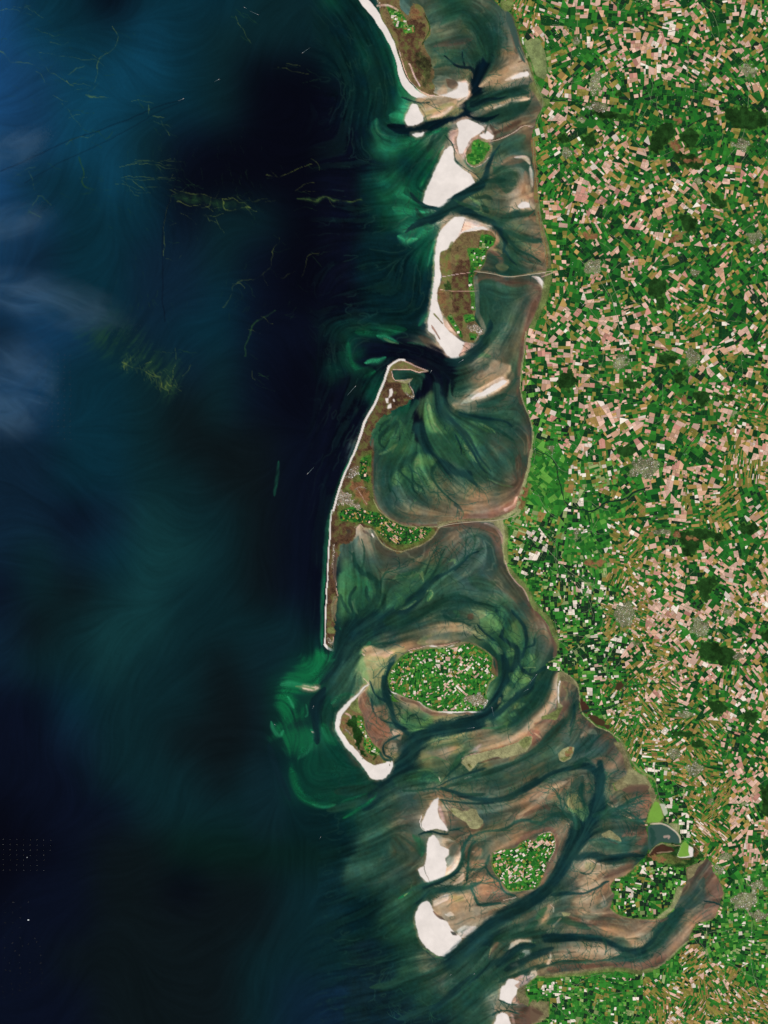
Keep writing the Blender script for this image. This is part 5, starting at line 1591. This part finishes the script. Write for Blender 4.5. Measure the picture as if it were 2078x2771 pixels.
for k in range(len(WOODS)):
    m = owner == 100 + k
    if m.sum() < 6: owner[m] = 2; continue
    o = sheet('forest', m, M_WOOD, dz=.014); w_ = where(CXc[m].mean(), CYc[m].mean()); big = m.sum() > 420
    sh = 'elongated' if np.ptp(CXc[m]) > 1.8 * np.ptp(CYc[m]) else 'upright' if np.ptp(CYc[m]) > 1.5 * np.ptp(CXc[m]) else 'compact'
    tag(o, unique([f"{a} {sh} dark green forest {w_}" for a in (('large',) if big else ('small',)) + ('ragged', 'second', 'third')]), 'forest', 'forests on the mainland')
# beyond the frame
def patch_mat():
    m = bpy.data.materials.new('distant_farmland'); m.use_nodes = True; n = m.node_tree; b = n.nodes['Principled BSDF']; b.inputs['Roughness'].default_value = 1; b.inputs['Specular IOR Level'].default_value = 0
    g = n.nodes.new('ShaderNodeNewGeometry'); v = n.nodes.new('ShaderNodeTexVoronoi'); v.distance = 'CHEBYCHEV'; v.inputs['Scale'].default_value = 2.2
    r = n.nodes.new('ShaderNodeValToRGB'); r.color_ramp.interpolation = 'CONSTANT'
    cs = [(0, 'mid'), (.3, 'green'), (.48, 'dark'), (.64, 'olive'), (.76, 'pink'), (.86, 'tan'), (.93, 'black')]
    while len(r.color_ramp.elements) < len(cs): r.color_ramp.elements.new(.5)
    for e, (p_, c_) in zip(r.color_ramp.elements, cs): e.position = p_; e.color = (*albedo(FCOL[c_]), 1)
    n.links.new(g.outputs['Position'], v.inputs['Vector']); n.links.new(v.outputs['Color'], r.inputs[0]); n.links.new(r.outputs[0], b.inputs['Base Color']); return m
def skirt(name, pl, col, mat, z):
    V = [(wx(x), wy(y), z) for x, y in pl]
    o = mesh_from(name, V, [list(range(len(V)))[::-1]], np.tile(albedo(col), (len(V), 1)), mat); tag(o, kind='structure')
skirt('outer_sea', [(-20000, -20000), (1600, -20000), (1600, 20000), (-20000, 20000)], (14, 34, 44), M_SEA, -.06)
skirt('outer_land', [(1600, -20000), (20000, -20000), (20000, 20000), (1600, 20000)], (60, 100, 48), patch_mat(), -.06)

isl_obj = []
for k, (nm, cat, lab, polys, codes) in enumerate(ISL):
    m = owner == 10 + k
    if not m.any(): print('EMPTY island', k, lab); isl_obj.append(None); continue
    root = empty(nm, (float(wx(CXc[m].mean())), float(wy(CYc[m].mean())), 0.0)); tag(root, lab, cat)
    bpy.context.view_layer.update()
    for q_, (pn, cs, mt) in enumerate(PARTS):
        for c_ in comps(m & (part == q_)):
            o_ = np.zeros_like(m); o_[c_[:, 0], c_[:, 1]] = True; sheet(pn, o_, globals()[mt], root)
    isl_obj.append(root)
for k, (lab, t, s) in enumerate(SB):
    m = owner == 40 + k
    if not m.any(): print('EMPTY bank', k, lab); continue
    o = sheet('sandbank', m, M_SAND); tag(o, lab.replace('the oval', 'oval'), 'sandbank')

# ---------------------------------------------------------------- farm fields: countless parcels of crops and bare soil
def clip(poly, a, b, c):
    """keep the part of a convex polygon where a*x + b*y <= c"""
    out = []; n = len(poly)
    for i in range(n):
        p, q = poly[i], poly[(i + 1) % n]; dp = a * p[0] + b * p[1] - c; dq = a * q[0] + b * q[1] - c
        if dp <= 0: out.append(p)
        if (dp < 0 < dq) or (dq < 0 < dp):
            t = dp / (dp - dq); out.append((p[0] + t * (q[0] - p[0]), p[1] + t * (q[1] - p[1])))
    return out
def area(p): return abs(sum(p[i][0] * p[(i + 1) % len(p)][1] - p[(i + 1) % len(p)][0] * p[i][1] for i in range(len(p)))) / 2
FT = [r.split() for r in FTYPE.strip().split('\n')]
FOK = cls == CI['f']; FUR = cls == CI['u']
rf = random.Random(11)
def pick(mix):
    x = rf.random() * sum(mix.values())
    for k, v in mix.items():
        x -= v
        if x <= 0: return k
    return k
def parcels(poly, th, target, asp, mix, col, out):
    ar = area(poly)
    if ar < target * rf.choice((.3, .5, .8, 1.1, 1.8, 3)) or len(poly) < 3 or ar < 16:
        if len(poly) >= 3: out.append((poly, col or pick(mix)))
        return
    if col is None and ar < target * 7 and rf.random() < .2: col = pick(mix)
    ca, sa = math.cos(th), math.sin(th)
    u = [p[0] * ca + p[1] * sa for p in poly]; v = [-p[0] * sa + p[1] * ca for p in poly]
    lu, lv = max(u) - min(u), max(v) - min(v)
    f = rf.uniform(.34, .66)
    if lu > lv * asp: a, b, c = ca, sa, min(u) + lu * f
    else: a, b, c = -sa, ca, min(v) + lv * f
    j = rf.gauss(0, .05); a, b = a * math.cos(j) - b * math.sin(j), a * math.sin(j) + b * math.cos(j)
    cxm = sum(p[0] for p in poly) / len(poly); cym = sum(p[1] for p in poly) / len(poly)
    for sg in (1, -1):
        q = clip(poly, a * sg, b * sg, c * sg + (0 if j == 0 else (a * cxm + b * cym - (ca * cxm + sa * cym if lu > lv * asp else -sa * cxm + ca * cym)) * sg))
        if len(q) >= 3: parcels(q, th, target, asp, mix, col if rf.random() < .8 else None, out)
def districts(x0, y0, x1, y1, gap):
    seeds = [(x + rf.uniform(-.42, .42) * gap, y + rf.uniform(-.42, .42) * gap) for y in np.arange(y0, y1, gap) for x in np.arange(x0, x1, gap)]
    sa = np.array(seeds)
    for i, s in enumerate(seeds):
        poly = [(s[0] - gap * 1.3, s[1] - gap * 1.3), (s[0] + gap * 1.3, s[1] - gap * 1.3), (s[0] + gap * 1.3, s[1] + gap * 1.3), (s[0] - gap * 1.3, s[1] + gap * 1.3)]
        d = np.hypot(sa[:, 0] - s[0], sa[:, 1] - s[1])
        for j in np.argsort(d)[1:16]:
            t = seeds[j]; a, b = t[0] - s[0], t[1] - s[1]
            poly = clip(poly, a, b, (t[0] ** 2 + t[1] ** 2 - s[0] ** 2 - s[1] ** 2) / 2)
            if len(poly) < 3: break
        if len(poly) >= 3: yield s, poly
def at_mask(M, x, y):
    i = int(round((x + MG) / ST)); j = int(round((y + MG) / ST))
    return 0 <= i < NX and 0 <= j < NY and bool(M[j, i])
def build_fields(plist, name, parent, z):
    V, F, K = [], [], []
    ox, oy = (parent.location[0], parent.location[1]) if parent else (0, 0)
    for poly, col, tint in plist:
        cxm = sum(p[0] for p in poly) / len(poly); cym = sum(p[1] for p in poly) / len(poly)
        b0 = len(V)
        base_c = np.array(FCOL[col], float) * tint
        for px, py in poly:
            dx, dy = px - cxm, py - cym; L = math.hypot(dx, dy) + 1e-6; s = max(0, (L - .3) / L)
            V.append((wx(cxm + dx * s) - ox, wy(cym + dy * s) - oy, z)); K.append(base_c * rf.uniform(.95, 1.05))
        F.append(list(range(b0, len(V)))[::-1] if True else None)
    K = lin(np.clip(np.array(K), 0, 255)) / CAL
    # make every parcel face upwards
    F2 = []
    for f in F:
        s_ = sum(V[f[i]][0] * V[f[(i + 1) % len(f)]][1] - V[f[(i + 1) % len(f)]][0] * V[f[i]][1] for i in range(len(f)))
        F2.append(f if s_ > 0 else f[::-1])
    return mesh_from(name, V, F2, K, M_FIELD, parent)
ORI = fbm(60, 50, 5, 2) * .9
MEADOW = pts("M", "120,1200 290,1250 320,1400 350,1500 470,1640 230,1580 110,1560")
def collect(x0, y0, x1, y1, gap, kind=None, orient=None, mask=None, tgt=None):
    out = []
    for s, poly in districts(x0, y0, x1, y1, gap):
        if not any(at_mask(mask, *p) for p in poly + [s]): 
            if not (mask is FOK and s[0] > W0 + MG): continue
        j = min(len(FT) - 1, max(0, int(round((s[1] + rf.uniform(-30, 30)) / 100)))); i = min(7, max(0, int(round((s[0] + rf.uniform(-30, 30) - 1400) / 100))))
        k = kind or ('K' if inside(np.array([s[0]]), np.array([s[1]]), MEADOW)[0] else FT[j][i])
        th = orient if orient is not None else ORI[min(59, max(0, int(s[1] / 50) + 1)), min(49, max(0, int(s[0] / 50)))] * (.4 if k in 'BCE' else 1) + rf.gauss(0, .12) + rf.choice((0, math.pi / 2))
        if orient is not None: th += rf.gauss(0, .18)
        if kind is None and s[1] > 1500 and k in 'DPA': th = math.radians(rf.gauss(38, 18)) + rf.choice((0, 0, math.pi / 2))
        ps = []
        t_ = tgt or dict(B=84, C=80, D=58, P=112, A=98, E=70, G=100, I=50, K=130)[k]
        if s[1] > 1500: t_ *= .75
        asp = rf.choice((1, 1.1, 1.3, 1.8)) if k != 'D' else rf.choice((1.4, 2, 3))
        mix = dict(FMIX[k]); g = math.exp(rf.gauss(-.22, .6))
        for q_ in ('pink', 'tan', 'rose', 'pale', 'ochre'):
            if q_ in mix: mix[q_] *= g
        parcels(poly, th, t_, asp, mix, None, ps)
        for q, c in ps:
            cxm = sum(p[0] for p in q) / len(q); cym = sum(p[1] for p in q) / len(q)
            ok = at_mask(mask, cxm, cym) and sum(at_mask(mask, *p) for p in q) >= len(q) - 1
            if cxm > W0 + MG - 4: ok = True
            if ok: out.append((q, c, rf.uniform(.86, 1.12)))
    return out
mm = np.zeros((NY, NX), bool); mm[:-1, :-1] = owner == 2
fl = collect(1340, -70, W0 + 200, H0 + 70, 54, mask=FOK & mm)
print('fields', len(fl))
tag(build_fields(fl, 'farm_fields', None, .008), kind='stuff', label='patchwork of green, pinkish and tan farm fields covering the mainland', cat='farmland')
for k, kind, ori, tg in ((0, 'E', None, 30), (1, 'K', .2, 70), (2, 'C', .1, 40), (3, 'G', None, 18), (4, 'I', None, 38), (5, 'E', .1, 22), (10, 'I', -.5, 38)):
    im = np.zeros((NY, NX), bool); im[:-1, :-1] = owner == 10 + k
    po = island_out[k]
    x0, y0 = po.min(0) - 20; x1, y1 = po.max(0) + 20
    fi = collect(x0, y0, x1, y1, 46, kind=kind, orient=ori, mask=FOK & im, tgt=tg)
    if fi and isl_obj[k]:
        o = build_fields(fi, 'fields', isl_obj[k], .008); o['kind'] = 'stuff'

# parcels inside towns and woods stay free: the masks above already leave them out
# ---------------------------------------------------------------- rivers, roads, causeways
def ribbon(name, p, wd, z, col, mat, crown=0.0, parent=None, n=2):
    p = chaikin(np.asarray(p, float), n); V, F, K = [], [], []
    t = np.gradient(p, axis=0); L = np.hypot(t[:, 0], t[:, 1]) + 1e-9; nx, ny = -t[:, 1] / L, t[:, 0] / L
    wv = np.interp(np.linspace(0, 1, len(p)), np.linspace(0, 1, len(wd)), wd) / 2 if isinstance(wd, (list, tuple)) else np.full(len(p), wd / 2)
    offs = (-1, 0, 1) if not crown else (-1, -.45, .45, 1)
    hs = (0, 0, 0) if not crown else (-crown, 0, 0, -crown)
    for i in range(len(p)):
        for o_, h in zip(offs, hs):
            V.append((wx(p[i, 0] + nx[i] * wv[i] * o_), wy(p[i, 1] + ny[i] * wv[i] * o_), z + h)); K.append(np.array(col) * (1 + .06 * math.sin(i * 1.7)))
    k = len(offs)
    for i in range(len(p) - 1):
        for a in range(k - 1): F.append((i * k + a, (i + 1) * k + a, (i + 1) * k + a + 1, i * k + a + 1))
    return mesh_from(name, V, np.array(F), lin(np.clip(np.array(K), 0, 255)) / CAL, mat, parent)
def wob(p, a=2.5):
    p = chaikin(p, 2); r = np.random.default_rng(int(p[0, 0])); return p + r.normal(0, a * .5, p.shape)
for t, s, wd in RIVERS:
    o = ribbon('river', wob(pts(t, s), 2), wd * TILE[t][2] / 1659 * 1.0, .0115, (24, 48, 38), M_FLAT); tag(o, kind='structure')
for t, s, wd in ROADS:
    o = ribbon('road', wob(pts(t, s), 1.0), wd * TILE[t][2] / 1659 * 1.1, .0125, (128, 140, 104), M_ROOF); tag(o, kind='structure')
rr_ = random.Random(3)
for _ in range(260):
    x = rr_.uniform(1420, 2078); y = rr_.uniform(0, 2771); th = rr_.uniform(0, 6.28); p = [(x, y)]
    for k in range(rr_.randint(4, 9)):
        th += rr_.gauss(0, .3); x += 14 * math.cos(th); y += 14 * math.sin(th)
        if not at_mask(mm, x, y): break
        p.append((x, y))
    if len(p) > 3:
        o = ribbon('road', p, .8, .0122, (118, 132, 96), M_ROOF, n=1); tag(o, kind='structure')
for t, s, wd, lab in (('B', "1085,652 1180,662 1300,690 1400,682 1500,668 1640,645", 4, 'straight pale road causeway from the crescent island to the mainland'),
                      ('D', "925,352 1020,326 1200,308 1400,297 1500,262", 4, 'low railway causeway between the two wide bays, from the long island to the mainland'),
                      ('A', "1195,1052 1240,1048 1310,1018 1370,980 1440,932 1502,945", 3, 'thin kinked tidal track crossing mud to the small round green island')):
    o = ribbon('causeway', pts(t, s), wd * TILE[t][2] / 1659, .011, (186, 172, 146), M_SAND, crown=.009); tag(o, lab, 'causeway')

# ---------------------------------------------------------------- towns and farmsteads
def boxes(name, items, z, mat, parent=None):
    V, F, K = [], [], []; ox, oy = (parent.location[0], parent.location[1]) if parent else (0, 0)
    for x, y, a, b, th, h, col in items:
        ca, sa = math.cos(th), math.sin(th); b0 = len(V)
        for zz in (z, z + h):
            for u, v in ((-a, -b), (a, -b), (a, b), (-a, b)): V.append((wx(x) + u * ca - v * sa - ox, wy(y) + u * sa + v * ca - oy, zz))
        for u in (-a, a): V.append((wx(x) + u * ca - ox, wy(y) + u * sa - oy, z + h * 1.5))
        F += [(b0, b0 + 1, b0 + 5, b0 + 4), (b0 + 2, b0 + 3, b0 + 7, b0 + 6), (b0 + 1, b0 + 2, b0 + 6, b0 + 5), (b0 + 3, b0, b0 + 4, b0 + 7),
              (b0 + 4, b0 + 5, b0 + 9, b0 + 8), (b0 + 6, b0 + 7, b0 + 8, b0 + 9), (b0 + 5, b0 + 6, b0 + 9, b0 + 9), (b0 + 7, b0 + 4, b0 + 8, b0 + 8)]
        K += [col] * 10
    F = [f if len(set(f)) == 4 else tuple(dict.fromkeys(f)) for f in F]
    return mesh_from(name, V, F, lin(np.clip(np.array(K, float), 0, 255)) / CAL, mat, parent)
rt = random.Random(21)
ROOFS = [(206, 186, 170), (176, 140, 120), (150, 128, 112), (226, 214, 206), (120, 104, 88), (86, 92, 64), (56, 84, 44), (190, 164, 146), (238, 232, 228)]
def town_items(m, dens, grey):
    jj, ii = np.nonzero(m); it = []
    for j, i in zip(jj, ii):
        if rt.random() < dens:
            s_ = rt.uniform(.025, .055) * (1.7 if grey and rt.random() < .12 else 1)
            it.append((CXc[j, i] + rt.uniform(-1, 1), CYc[j, i] + rt.uniform(-1, 1), s_, s_ * rt.uniform(.5, 1), rt.uniform(0, 3.1), .008, rt.choice(ROOFS[:4] + ROOFS[8:] if s_ > .06 else ROOFS)))
    return it
for k, (t, u, v, rx, ry, kd) in enumerate(TOWNS):
    m = owner == 200 + k
    if m.sum() < 5: print('no town', k); continue
    cx_, cy_ = CXc[m].mean(), CYc[m].mean()
    root = empty('town', (float(wx(cx_)), float(wy(cy_)), 0)); bpy.context.view_layer.update()
    sz = 'large' if m.sum() > 300 else 'small'
    tag(root, unique([f"{a} {'grey' if kd == 'grey' else 'tan'} town {where(cx_, cy_)}" for a in (sz, 'speckled', 'second', 'third')]), 'town', 'towns on the mainland')
    sheet('streets', m, M_ROOF, root, dz=.010)
    o = boxes('roofs', town_items(m, .36, kd == 'grey'), .012, M_ROOF, root); o['kind'] = 'stuff'
for k, root in enumerate(isl_obj):
    m = (owner == 10 + k) & (cc == CI['u'])
    if root is not None and m.sum() > 5:
        o = boxes('roofs', town_items(m, .8, True), .01, M_ROOF, root); o['kind'] = 'stuff'
it = []
for _ in range(2600):
    x, y = rt.uniform(1380, 2140), rt.uniform(-60, 2840)
    if at_mask(FOK & mm if False else mm, x, y) and at_mask(FOK, x, y):
        n = rt.choice((1, 1, 2, 3)); c = rt.choice(ROOFS[:5] + [(232, 224, 214), (238, 232, 228)])
        for _ in range(n):
            it.append((x + rt.gauss(0, 1.3), y + rt.gauss(0, 1.3), rt.uniform(.02, .045), rt.uniform(.02, .035), rt.uniform(0, 3), .008, c))
tag(boxes('farmsteads', it, .012, M_ROOF), kind='stuff', label='scattered pale farmsteads dotted among the fields', cat='farmsteads')

# ---------------------------------------------------------------- offshore wind farms
M_WHITE = flat_mat('painted_steel', (226, 228, 230), .5); M_YEL = flat_mat('transition_piece', (170, 158, 104), .6); M_HULL = flat_mat('ship_hull', (150, 130, 124), .6); M_FOAM = flat_mat('foam', (104, 126, 132), .9)
import bmesh
def bm_obj(name, build, mat, parent=None):
    bm = bmesh.new(); build(bm); me = bpy.data.meshes.new(name); bm.to_mesh(me); bm.free(); me.materials.append(mat)
    o = bpy.data.objects.new(name, me); C.objects.link(o)
    if parent is not None: o.parent = parent
    return o
from mathutils import Matrix
def cone(bm, r1, r2, z0, z1, n=10): bmesh.ops.create_cone(bm, cap_ends=True, segments=n, radius1=r1, radius2=r2, depth=z1 - z0, matrix=Matrix.Translation((0, 0, (z0 + z1) / 2)))
def box_bm(bm, x0, x1, y0, y1, z0, z1): bmesh.ops.create_cube(bm, size=1, matrix=Matrix.Translation(((x0 + x1) / 2, (y0 + y1) / 2, (z0 + z1) / 2)) @ Matrix.Diagonal((x1 - x0, y1 - y0, z1 - z0, 1)))
def turbine(label, group):
    r = empty('wind_turbine'); tag(r, label, 'wind turbine', group)
    bm_obj('foundation', lambda bm: (cone(bm, .012, .012, -.03, .012, 12), cone(bm, .020, .020, .012, .016, 12)), M_YEL, r)
    bm_obj('tower', lambda bm: cone(bm, .006, .004, .016, .095), M_WHITE, r)
    bm_obj('nacelle', lambda bm: box_bm(bm, -.010, .018, -.006, .006, .094, .104), M_WHITE, r)
    def blades(bm):
        for k in range(3):
            a = k * 2 * math.pi / 3 + .5
            M = Matrix.Translation((-.012, 0, .099)) @ Matrix.Rotation(a, 4, 'X') @ Matrix.Translation((0, 0, .032))
            bmesh.ops.create_cone(bm, cap_ends=True, segments=6, radius1=.0045, radius2=.001, depth=.062, matrix=M)
    bm_obj('rotor', blades, M_WHITE, r); return r
def dup(r):
    c = r.copy(); C.objects.link(c)
    for ch in r.children:
        d_ = ch.copy(); C.objects.link(d_); d_.parent = c
    return c
def farm(pl, label, group):
    proto = turbine(label, group); bpy.context.view_layer.update()
    for i, (x, y) in enumerate(pl):
        o = proto if i == 0 else dup(proto); o.location = (wx(x), wy(y), -.012); o.rotation_euler[2] = 2.1 + rt.gauss(0, .05)
        o.scale = (.8, .8, 1.0)
kT = 1000 / 1659
nf = []
for j, y in enumerate(range(430, 820, 27)):
    x0 = float(np.interp(y, [430, 460, 490, 550, 630, 660, 700, 740, 770, 815], [240, 205, 175, 165, 165, 190, 220, 235, 248, 275]))
    x = 316 + (j % 2) * -2
    while x > x0 - 8: nf.append((x * kT + rt.gauss(0, .8), (700 + y * kT) + rt.gauss(0, .8))); x -= 27.5
farm(nf, 'tiny white wind turbine of the northern wind farm, under thin cloud near the left edge', 'turbines of the northern wind farm')
sf = [(c * .1808, 2171 + r_ * .1808 + c * .003) for r_ in (553, 631, 709, 784, 859, 936, 1012) for c in (50, 151, 251, 352, 453, 554, 655)] + [(137.4, 2274), (137.3, 2287), (137, 2301)]
farm(sf, 'tiny white wind turbine of the regular grid standing in black water at lower left', 'turbines of the gridded wind farm')
uf = [22, 1112, 58, 1112, 127, 1112, 92, 1135, 22, 1158, 57, 1158, 127, 1157, 92, 1182, 22, 1204, 57, 1204, 90, 1226, 55, 1248, 20, 1271, 90, 1272, 157, 1273, 55, 1295, 20, 1317, 67, 1330, 100, 1310, 128, 1300, 165, 1290, 180, 1310, 87, 1350, 182, 1352, 20, 1362, 42, 1385, 88, 1382, 134, 1385, 183, 1385, 45, 1420, 24, 1416, 90, 1408, 134, 1413, 184, 1412, 92, 1434, 136, 1428, 187, 1430, 50, 1479, 8, 1488, 90, 1486, 136, 1456, 187, 1475, 165, 1482, 143, 1489, 114, 1498, 88, 1508, 56, 1502, 14, 1513, 55, 1524, 20, 1540, 186, 1454, 122, 1472]
farm([(uf[i] * kT, 1771 + uf[i + 1] * kT) for i in range(0, len(uf), 2)], 'tiny white wind turbine of the loose ring-shaped wind farm at the bottom left', 'turbines of the bottom wind farm')
def platform(x, y, s, label):
    r = empty('offshore_platform', (wx(x), wy(y), 0)); tag(r, label, 'platform'); bpy.context.view_layer.update()
    for u in (-1, 1):
        for v in (-1, 1): bm_obj('leg', lambda bm: box_bm(bm, u * .03 * s - .004, u * .03 * s + .004, v * .02 * s - .004, v * .02 * s + .004, -.03, .03), M_YEL, r)
    bm_obj('deck', lambda bm: box_bm(bm, -.05 * s, .05 * s, -.035 * s, .035 * s, .03, .045), M_WHITE, r)
    bm_obj('module', lambda bm: box_bm(bm, -.03 * s, .02 * s, -.025 * s, .025 * s, .046, .07), M_WHITE, r)
platform(405 * .1808, 2171 + 825 * .1808, 1.0, 'small white substation platform inside the regular grid of turbines at lower left')
platform(127 * kT, 1771 + 1192 * kT, 2.2, 'largest bright white platform among the turbines at the bottom left')

# ---------------------------------------------------------------- ships under way, each with its wake
def ship(t, u, v, u2, v2, L, label, foam=.6):
    (x, y), (x2, y2) = pts(t, f"{u},{v} {u2},{v2}")
    th = math.atan2(-(y - y2), x - x2); r = empty('ship', (wx(x), wy(y), 0)); r.rotation_euler[2] = th; tag(r, label, 'ship'); bpy.context.view_layer.update()
    B = L * .17
    def hull(bm):
        pr = [(-L / 2, -B / 2), (L * .28, -B / 2), (L / 2, 0), (L * .28, B / 2), (-L / 2, B / 2)]
        lo = [bm.verts.new((a * .95, b * .8, -.006)) for a, b in pr]; hi = [bm.verts.new((a, b, .012)) for a, b in pr]
        bm.faces.new(lo[::-1]); bm.faces.new(hi)
        for i in range(5): bm.faces.new((lo[i], lo[(i + 1) % 5], hi[(i + 1) % 5], hi[i]))
    bm_obj('hull', hull, M_HULL, r)
    bm_obj('deckhouse', lambda bm: box_bm(bm, -L * .44, -L * .2, -B * .42, B * .42, .0125, .03), M_WHITE, r)
    bm_obj('cargo_hatch', lambda bm: box_bm(bm, -L * .15, L * .26, -B * .33, B * .33, .0125, .018), M_WHITE, r)
    W_ = math.hypot(wx(x) - wx(x2), wy(y) - wy(y2))
    def wake(bm):
        n = 14; vs = []
        for i in range(n + 1):
            s_ = i / n; w_ = (.016 + .05 * L) * (1 - s_) ** .5 * foam * (1 + .25 * math.sin(i * 2.3)) + .002
            vs.append([bm.verts.new((-L * .45 - s_ * W_, q * w_, .006 if q == 0 else -.001)) for q in (-1, 0, 1)])
        for i in range(n):
            for a in range(2): bm.faces.new((vs[i][a], vs[i][a + 1], vs[i + 1][a + 1], vs[i + 1][a]))
        bmesh.ops.recalc_face_normals(bm, faces=bm.faces)
    bm_obj('wake', wake, M_FOAM, r)
ship('S', 823, 443, 800, 453, .26, 'tiny ship at the head of two long dark wakes in the open sea')
ship('S', 982, 356, 965, 366, .24, 'tiny ship with a short bright wake right of the long dark wakes')
ship('S', 1358, 237, 1390, 215, .22, 'tiny ship among pale slicks in the upper open sea')
ship('S', 1158, 66, 1120, 48, .2, 'tiny ship near the top edge, right of its trailing white thread')
ship('S', 1097, 33, 1105, 37, .2, 'tiny ship closest to the top edge of the sea')
ship('T', 1595, 573, 1560, 612, .24, 'ship heading northeast off the tip of the long island')
ship('T', 1381, 965, 1410, 935, .26, 'ship with bright streaked wake, west of the grey island town')
ship('C', 1113, 205, 1080, 225, .26, 'ferry in the dark channel south of the crescent island')
ship('C', 878, 285, 870, 300, .2, 'small boat just off the pointed tip of the long island')
ship('F', 697, 485, 640, 560, .22, 'ferry in the braided channels approaching the mainland pier')
ship('F', 632, 595, 600, 612, .16, 'boat just southwest of the ferry near the mainland pier')
ship('F', 362, 732, 376, 792, .2, 'ferry trailing a v-shaped wake southeast of the round farm island')
ship('F', 228, 882, 175, 888, .22, 'ferry with a bright straight wake south of the round farm island')
ship('E', 410, 722, 402, 740, .2, 'boat in the dark channel left of the hook-shaped island')
ship('E', 118, 858, 126, 864, .18, 'boat on the outer edge of the green ebb shoals')
ship('G', 608, 1290, 600, 1298, .18, 'boat in the estuary channel below the biggest rounded sandbank')
ship('G', 785, 1283, 776, 1288, .18, 'boat further right in the estuary channel, above the peninsula beach')
ship('U', 1440, 820, 1436, 826, .18, 'boat southwest of the hook-shaped island in green water')

# ---------------------------------------------------------------- thin clouds drifting over the open sea
def cloud_mat(seed, dens, rot, fx, fy):
    m = bpy.data.materials.new('thin_cloud'); m.use_nodes = True; n = m.node_tree; n.nodes.clear()
    out = n.nodes.new('ShaderNodeOutputMaterial'); pv_ = n.nodes.new('ShaderNodeVolumePrincipled')
    pv_.inputs['Color'].default_value = (.42, .72, 1, 1); pv_.inputs['Anisotropy'].default_value = 0
    tc = n.nodes.new('ShaderNodeTexCoord'); mp_ = n.nodes.new('ShaderNodeMapping'); mp_.inputs['Rotation'].default_value = (0, 0, rot); mp_.inputs['Location'].default_value = (seed, seed * .7, 0)
    mp_.inputs['Scale'].default_value = (fx, fy, .5)
    nz = n.nodes.new('ShaderNodeTexNoise'); nz.inputs['Scale'].default_value = 1; nz.inputs['Detail'].default_value = 7; nz.inputs['Roughness'].default_value = .72; nz.inputs['Distortion'].default_value = .9
    n.links.new(tc.outputs['Object'], mp_.inputs['Vector']); n.links.new(mp_.outputs[0], nz.inputs['Vector'])
    mr = n.nodes.new('ShaderNodeMapRange'); mr.interpolation_type = 'SMOOTHSTEP'; mr.inputs['From Min'].default_value = .36; mr.inputs['From Max'].default_value = .84
    n.links.new(nz.outputs[0], mr.inputs['Value'])
    g = n.nodes.new('ShaderNodeVectorMath'); g.operation = 'MULTIPLY_ADD'; g.inputs[1].default_value = (2, 2, 0); g.inputs[2].default_value = (-1, -1, 0)
    n.links.new(tc.outputs['Generated'], g.inputs[0])
    ln = n.nodes.new('ShaderNodeVectorMath'); ln.operation = 'LENGTH'; n.links.new(g.outputs[0], ln.inputs[0])
    f = n.nodes.new('ShaderNodeMapRange'); f.interpolation_type = 'SMOOTHSTEP'; f.inputs['From Min'].default_value = .95; f.inputs['From Max'].default_value = .15
    n.links.new(ln.outputs['Value'], f.inputs['Value'])
    mu = n.nodes.new('ShaderNodeMath'); mu.operation = 'MULTIPLY'; n.links.new(mr.outputs[0], mu.inputs[0]); n.links.new(f.outputs[0], mu.inputs[1])
    m2 = n.nodes.new('ShaderNodeMath'); m2.operation = 'MULTIPLY'; m2.inputs[1].default_value = dens; n.links.new(mu.outputs[0], m2.inputs[0])
    n.links.new(m2.outputs[0], pv_.inputs['Density']); n.links.new(pv_.outputs[0], out.inputs['Volume']); return m
def cloud(t, u, v, ru, rv, rot, seed, dens, label):
    (x, y), = pts(t, f"{u},{v}"); k = TILE[t][2] / 1659 * S
    def bld(bm):
        bmesh.ops.create_uvsphere(bm, u_segments=32, v_segments=12, radius=1)
        for q in bm.verts: q.co = Vector((q.co.x * ru * k, q.co.y * rv * k, max(-1, min(1, q.co.z * 2.2)) * .9))
    o = bm_obj('cloud', bld, cloud_mat(seed, dens * .5, 0, .11, .30), None)
    o.location = (wx(x), wy(y), 4.5); o.rotation_euler[2] = rot; tag(o, label, 'cloud')
cloud('T', 230, 190, 480, 150, -.24, 3.0, .40, 'long wispy thin cloud streak across the left, above the yellow-green algae edge')
cloud('T', 40, 590, 280, 320, -.5, 9.0, .38, 'frayed pale cloud patch on the left edge beside the northern wind farm')
cloud('S', 60, 690, 240, 110, .45, 17.0, .30, 'faint hazy cloud touching the left edge over the sea tinted haze-blue')
cloud('S', 60, 1010, 260, 110, .2, 25.0, .26, 'faint hazy cloud at the left edge above the long wispy streak')
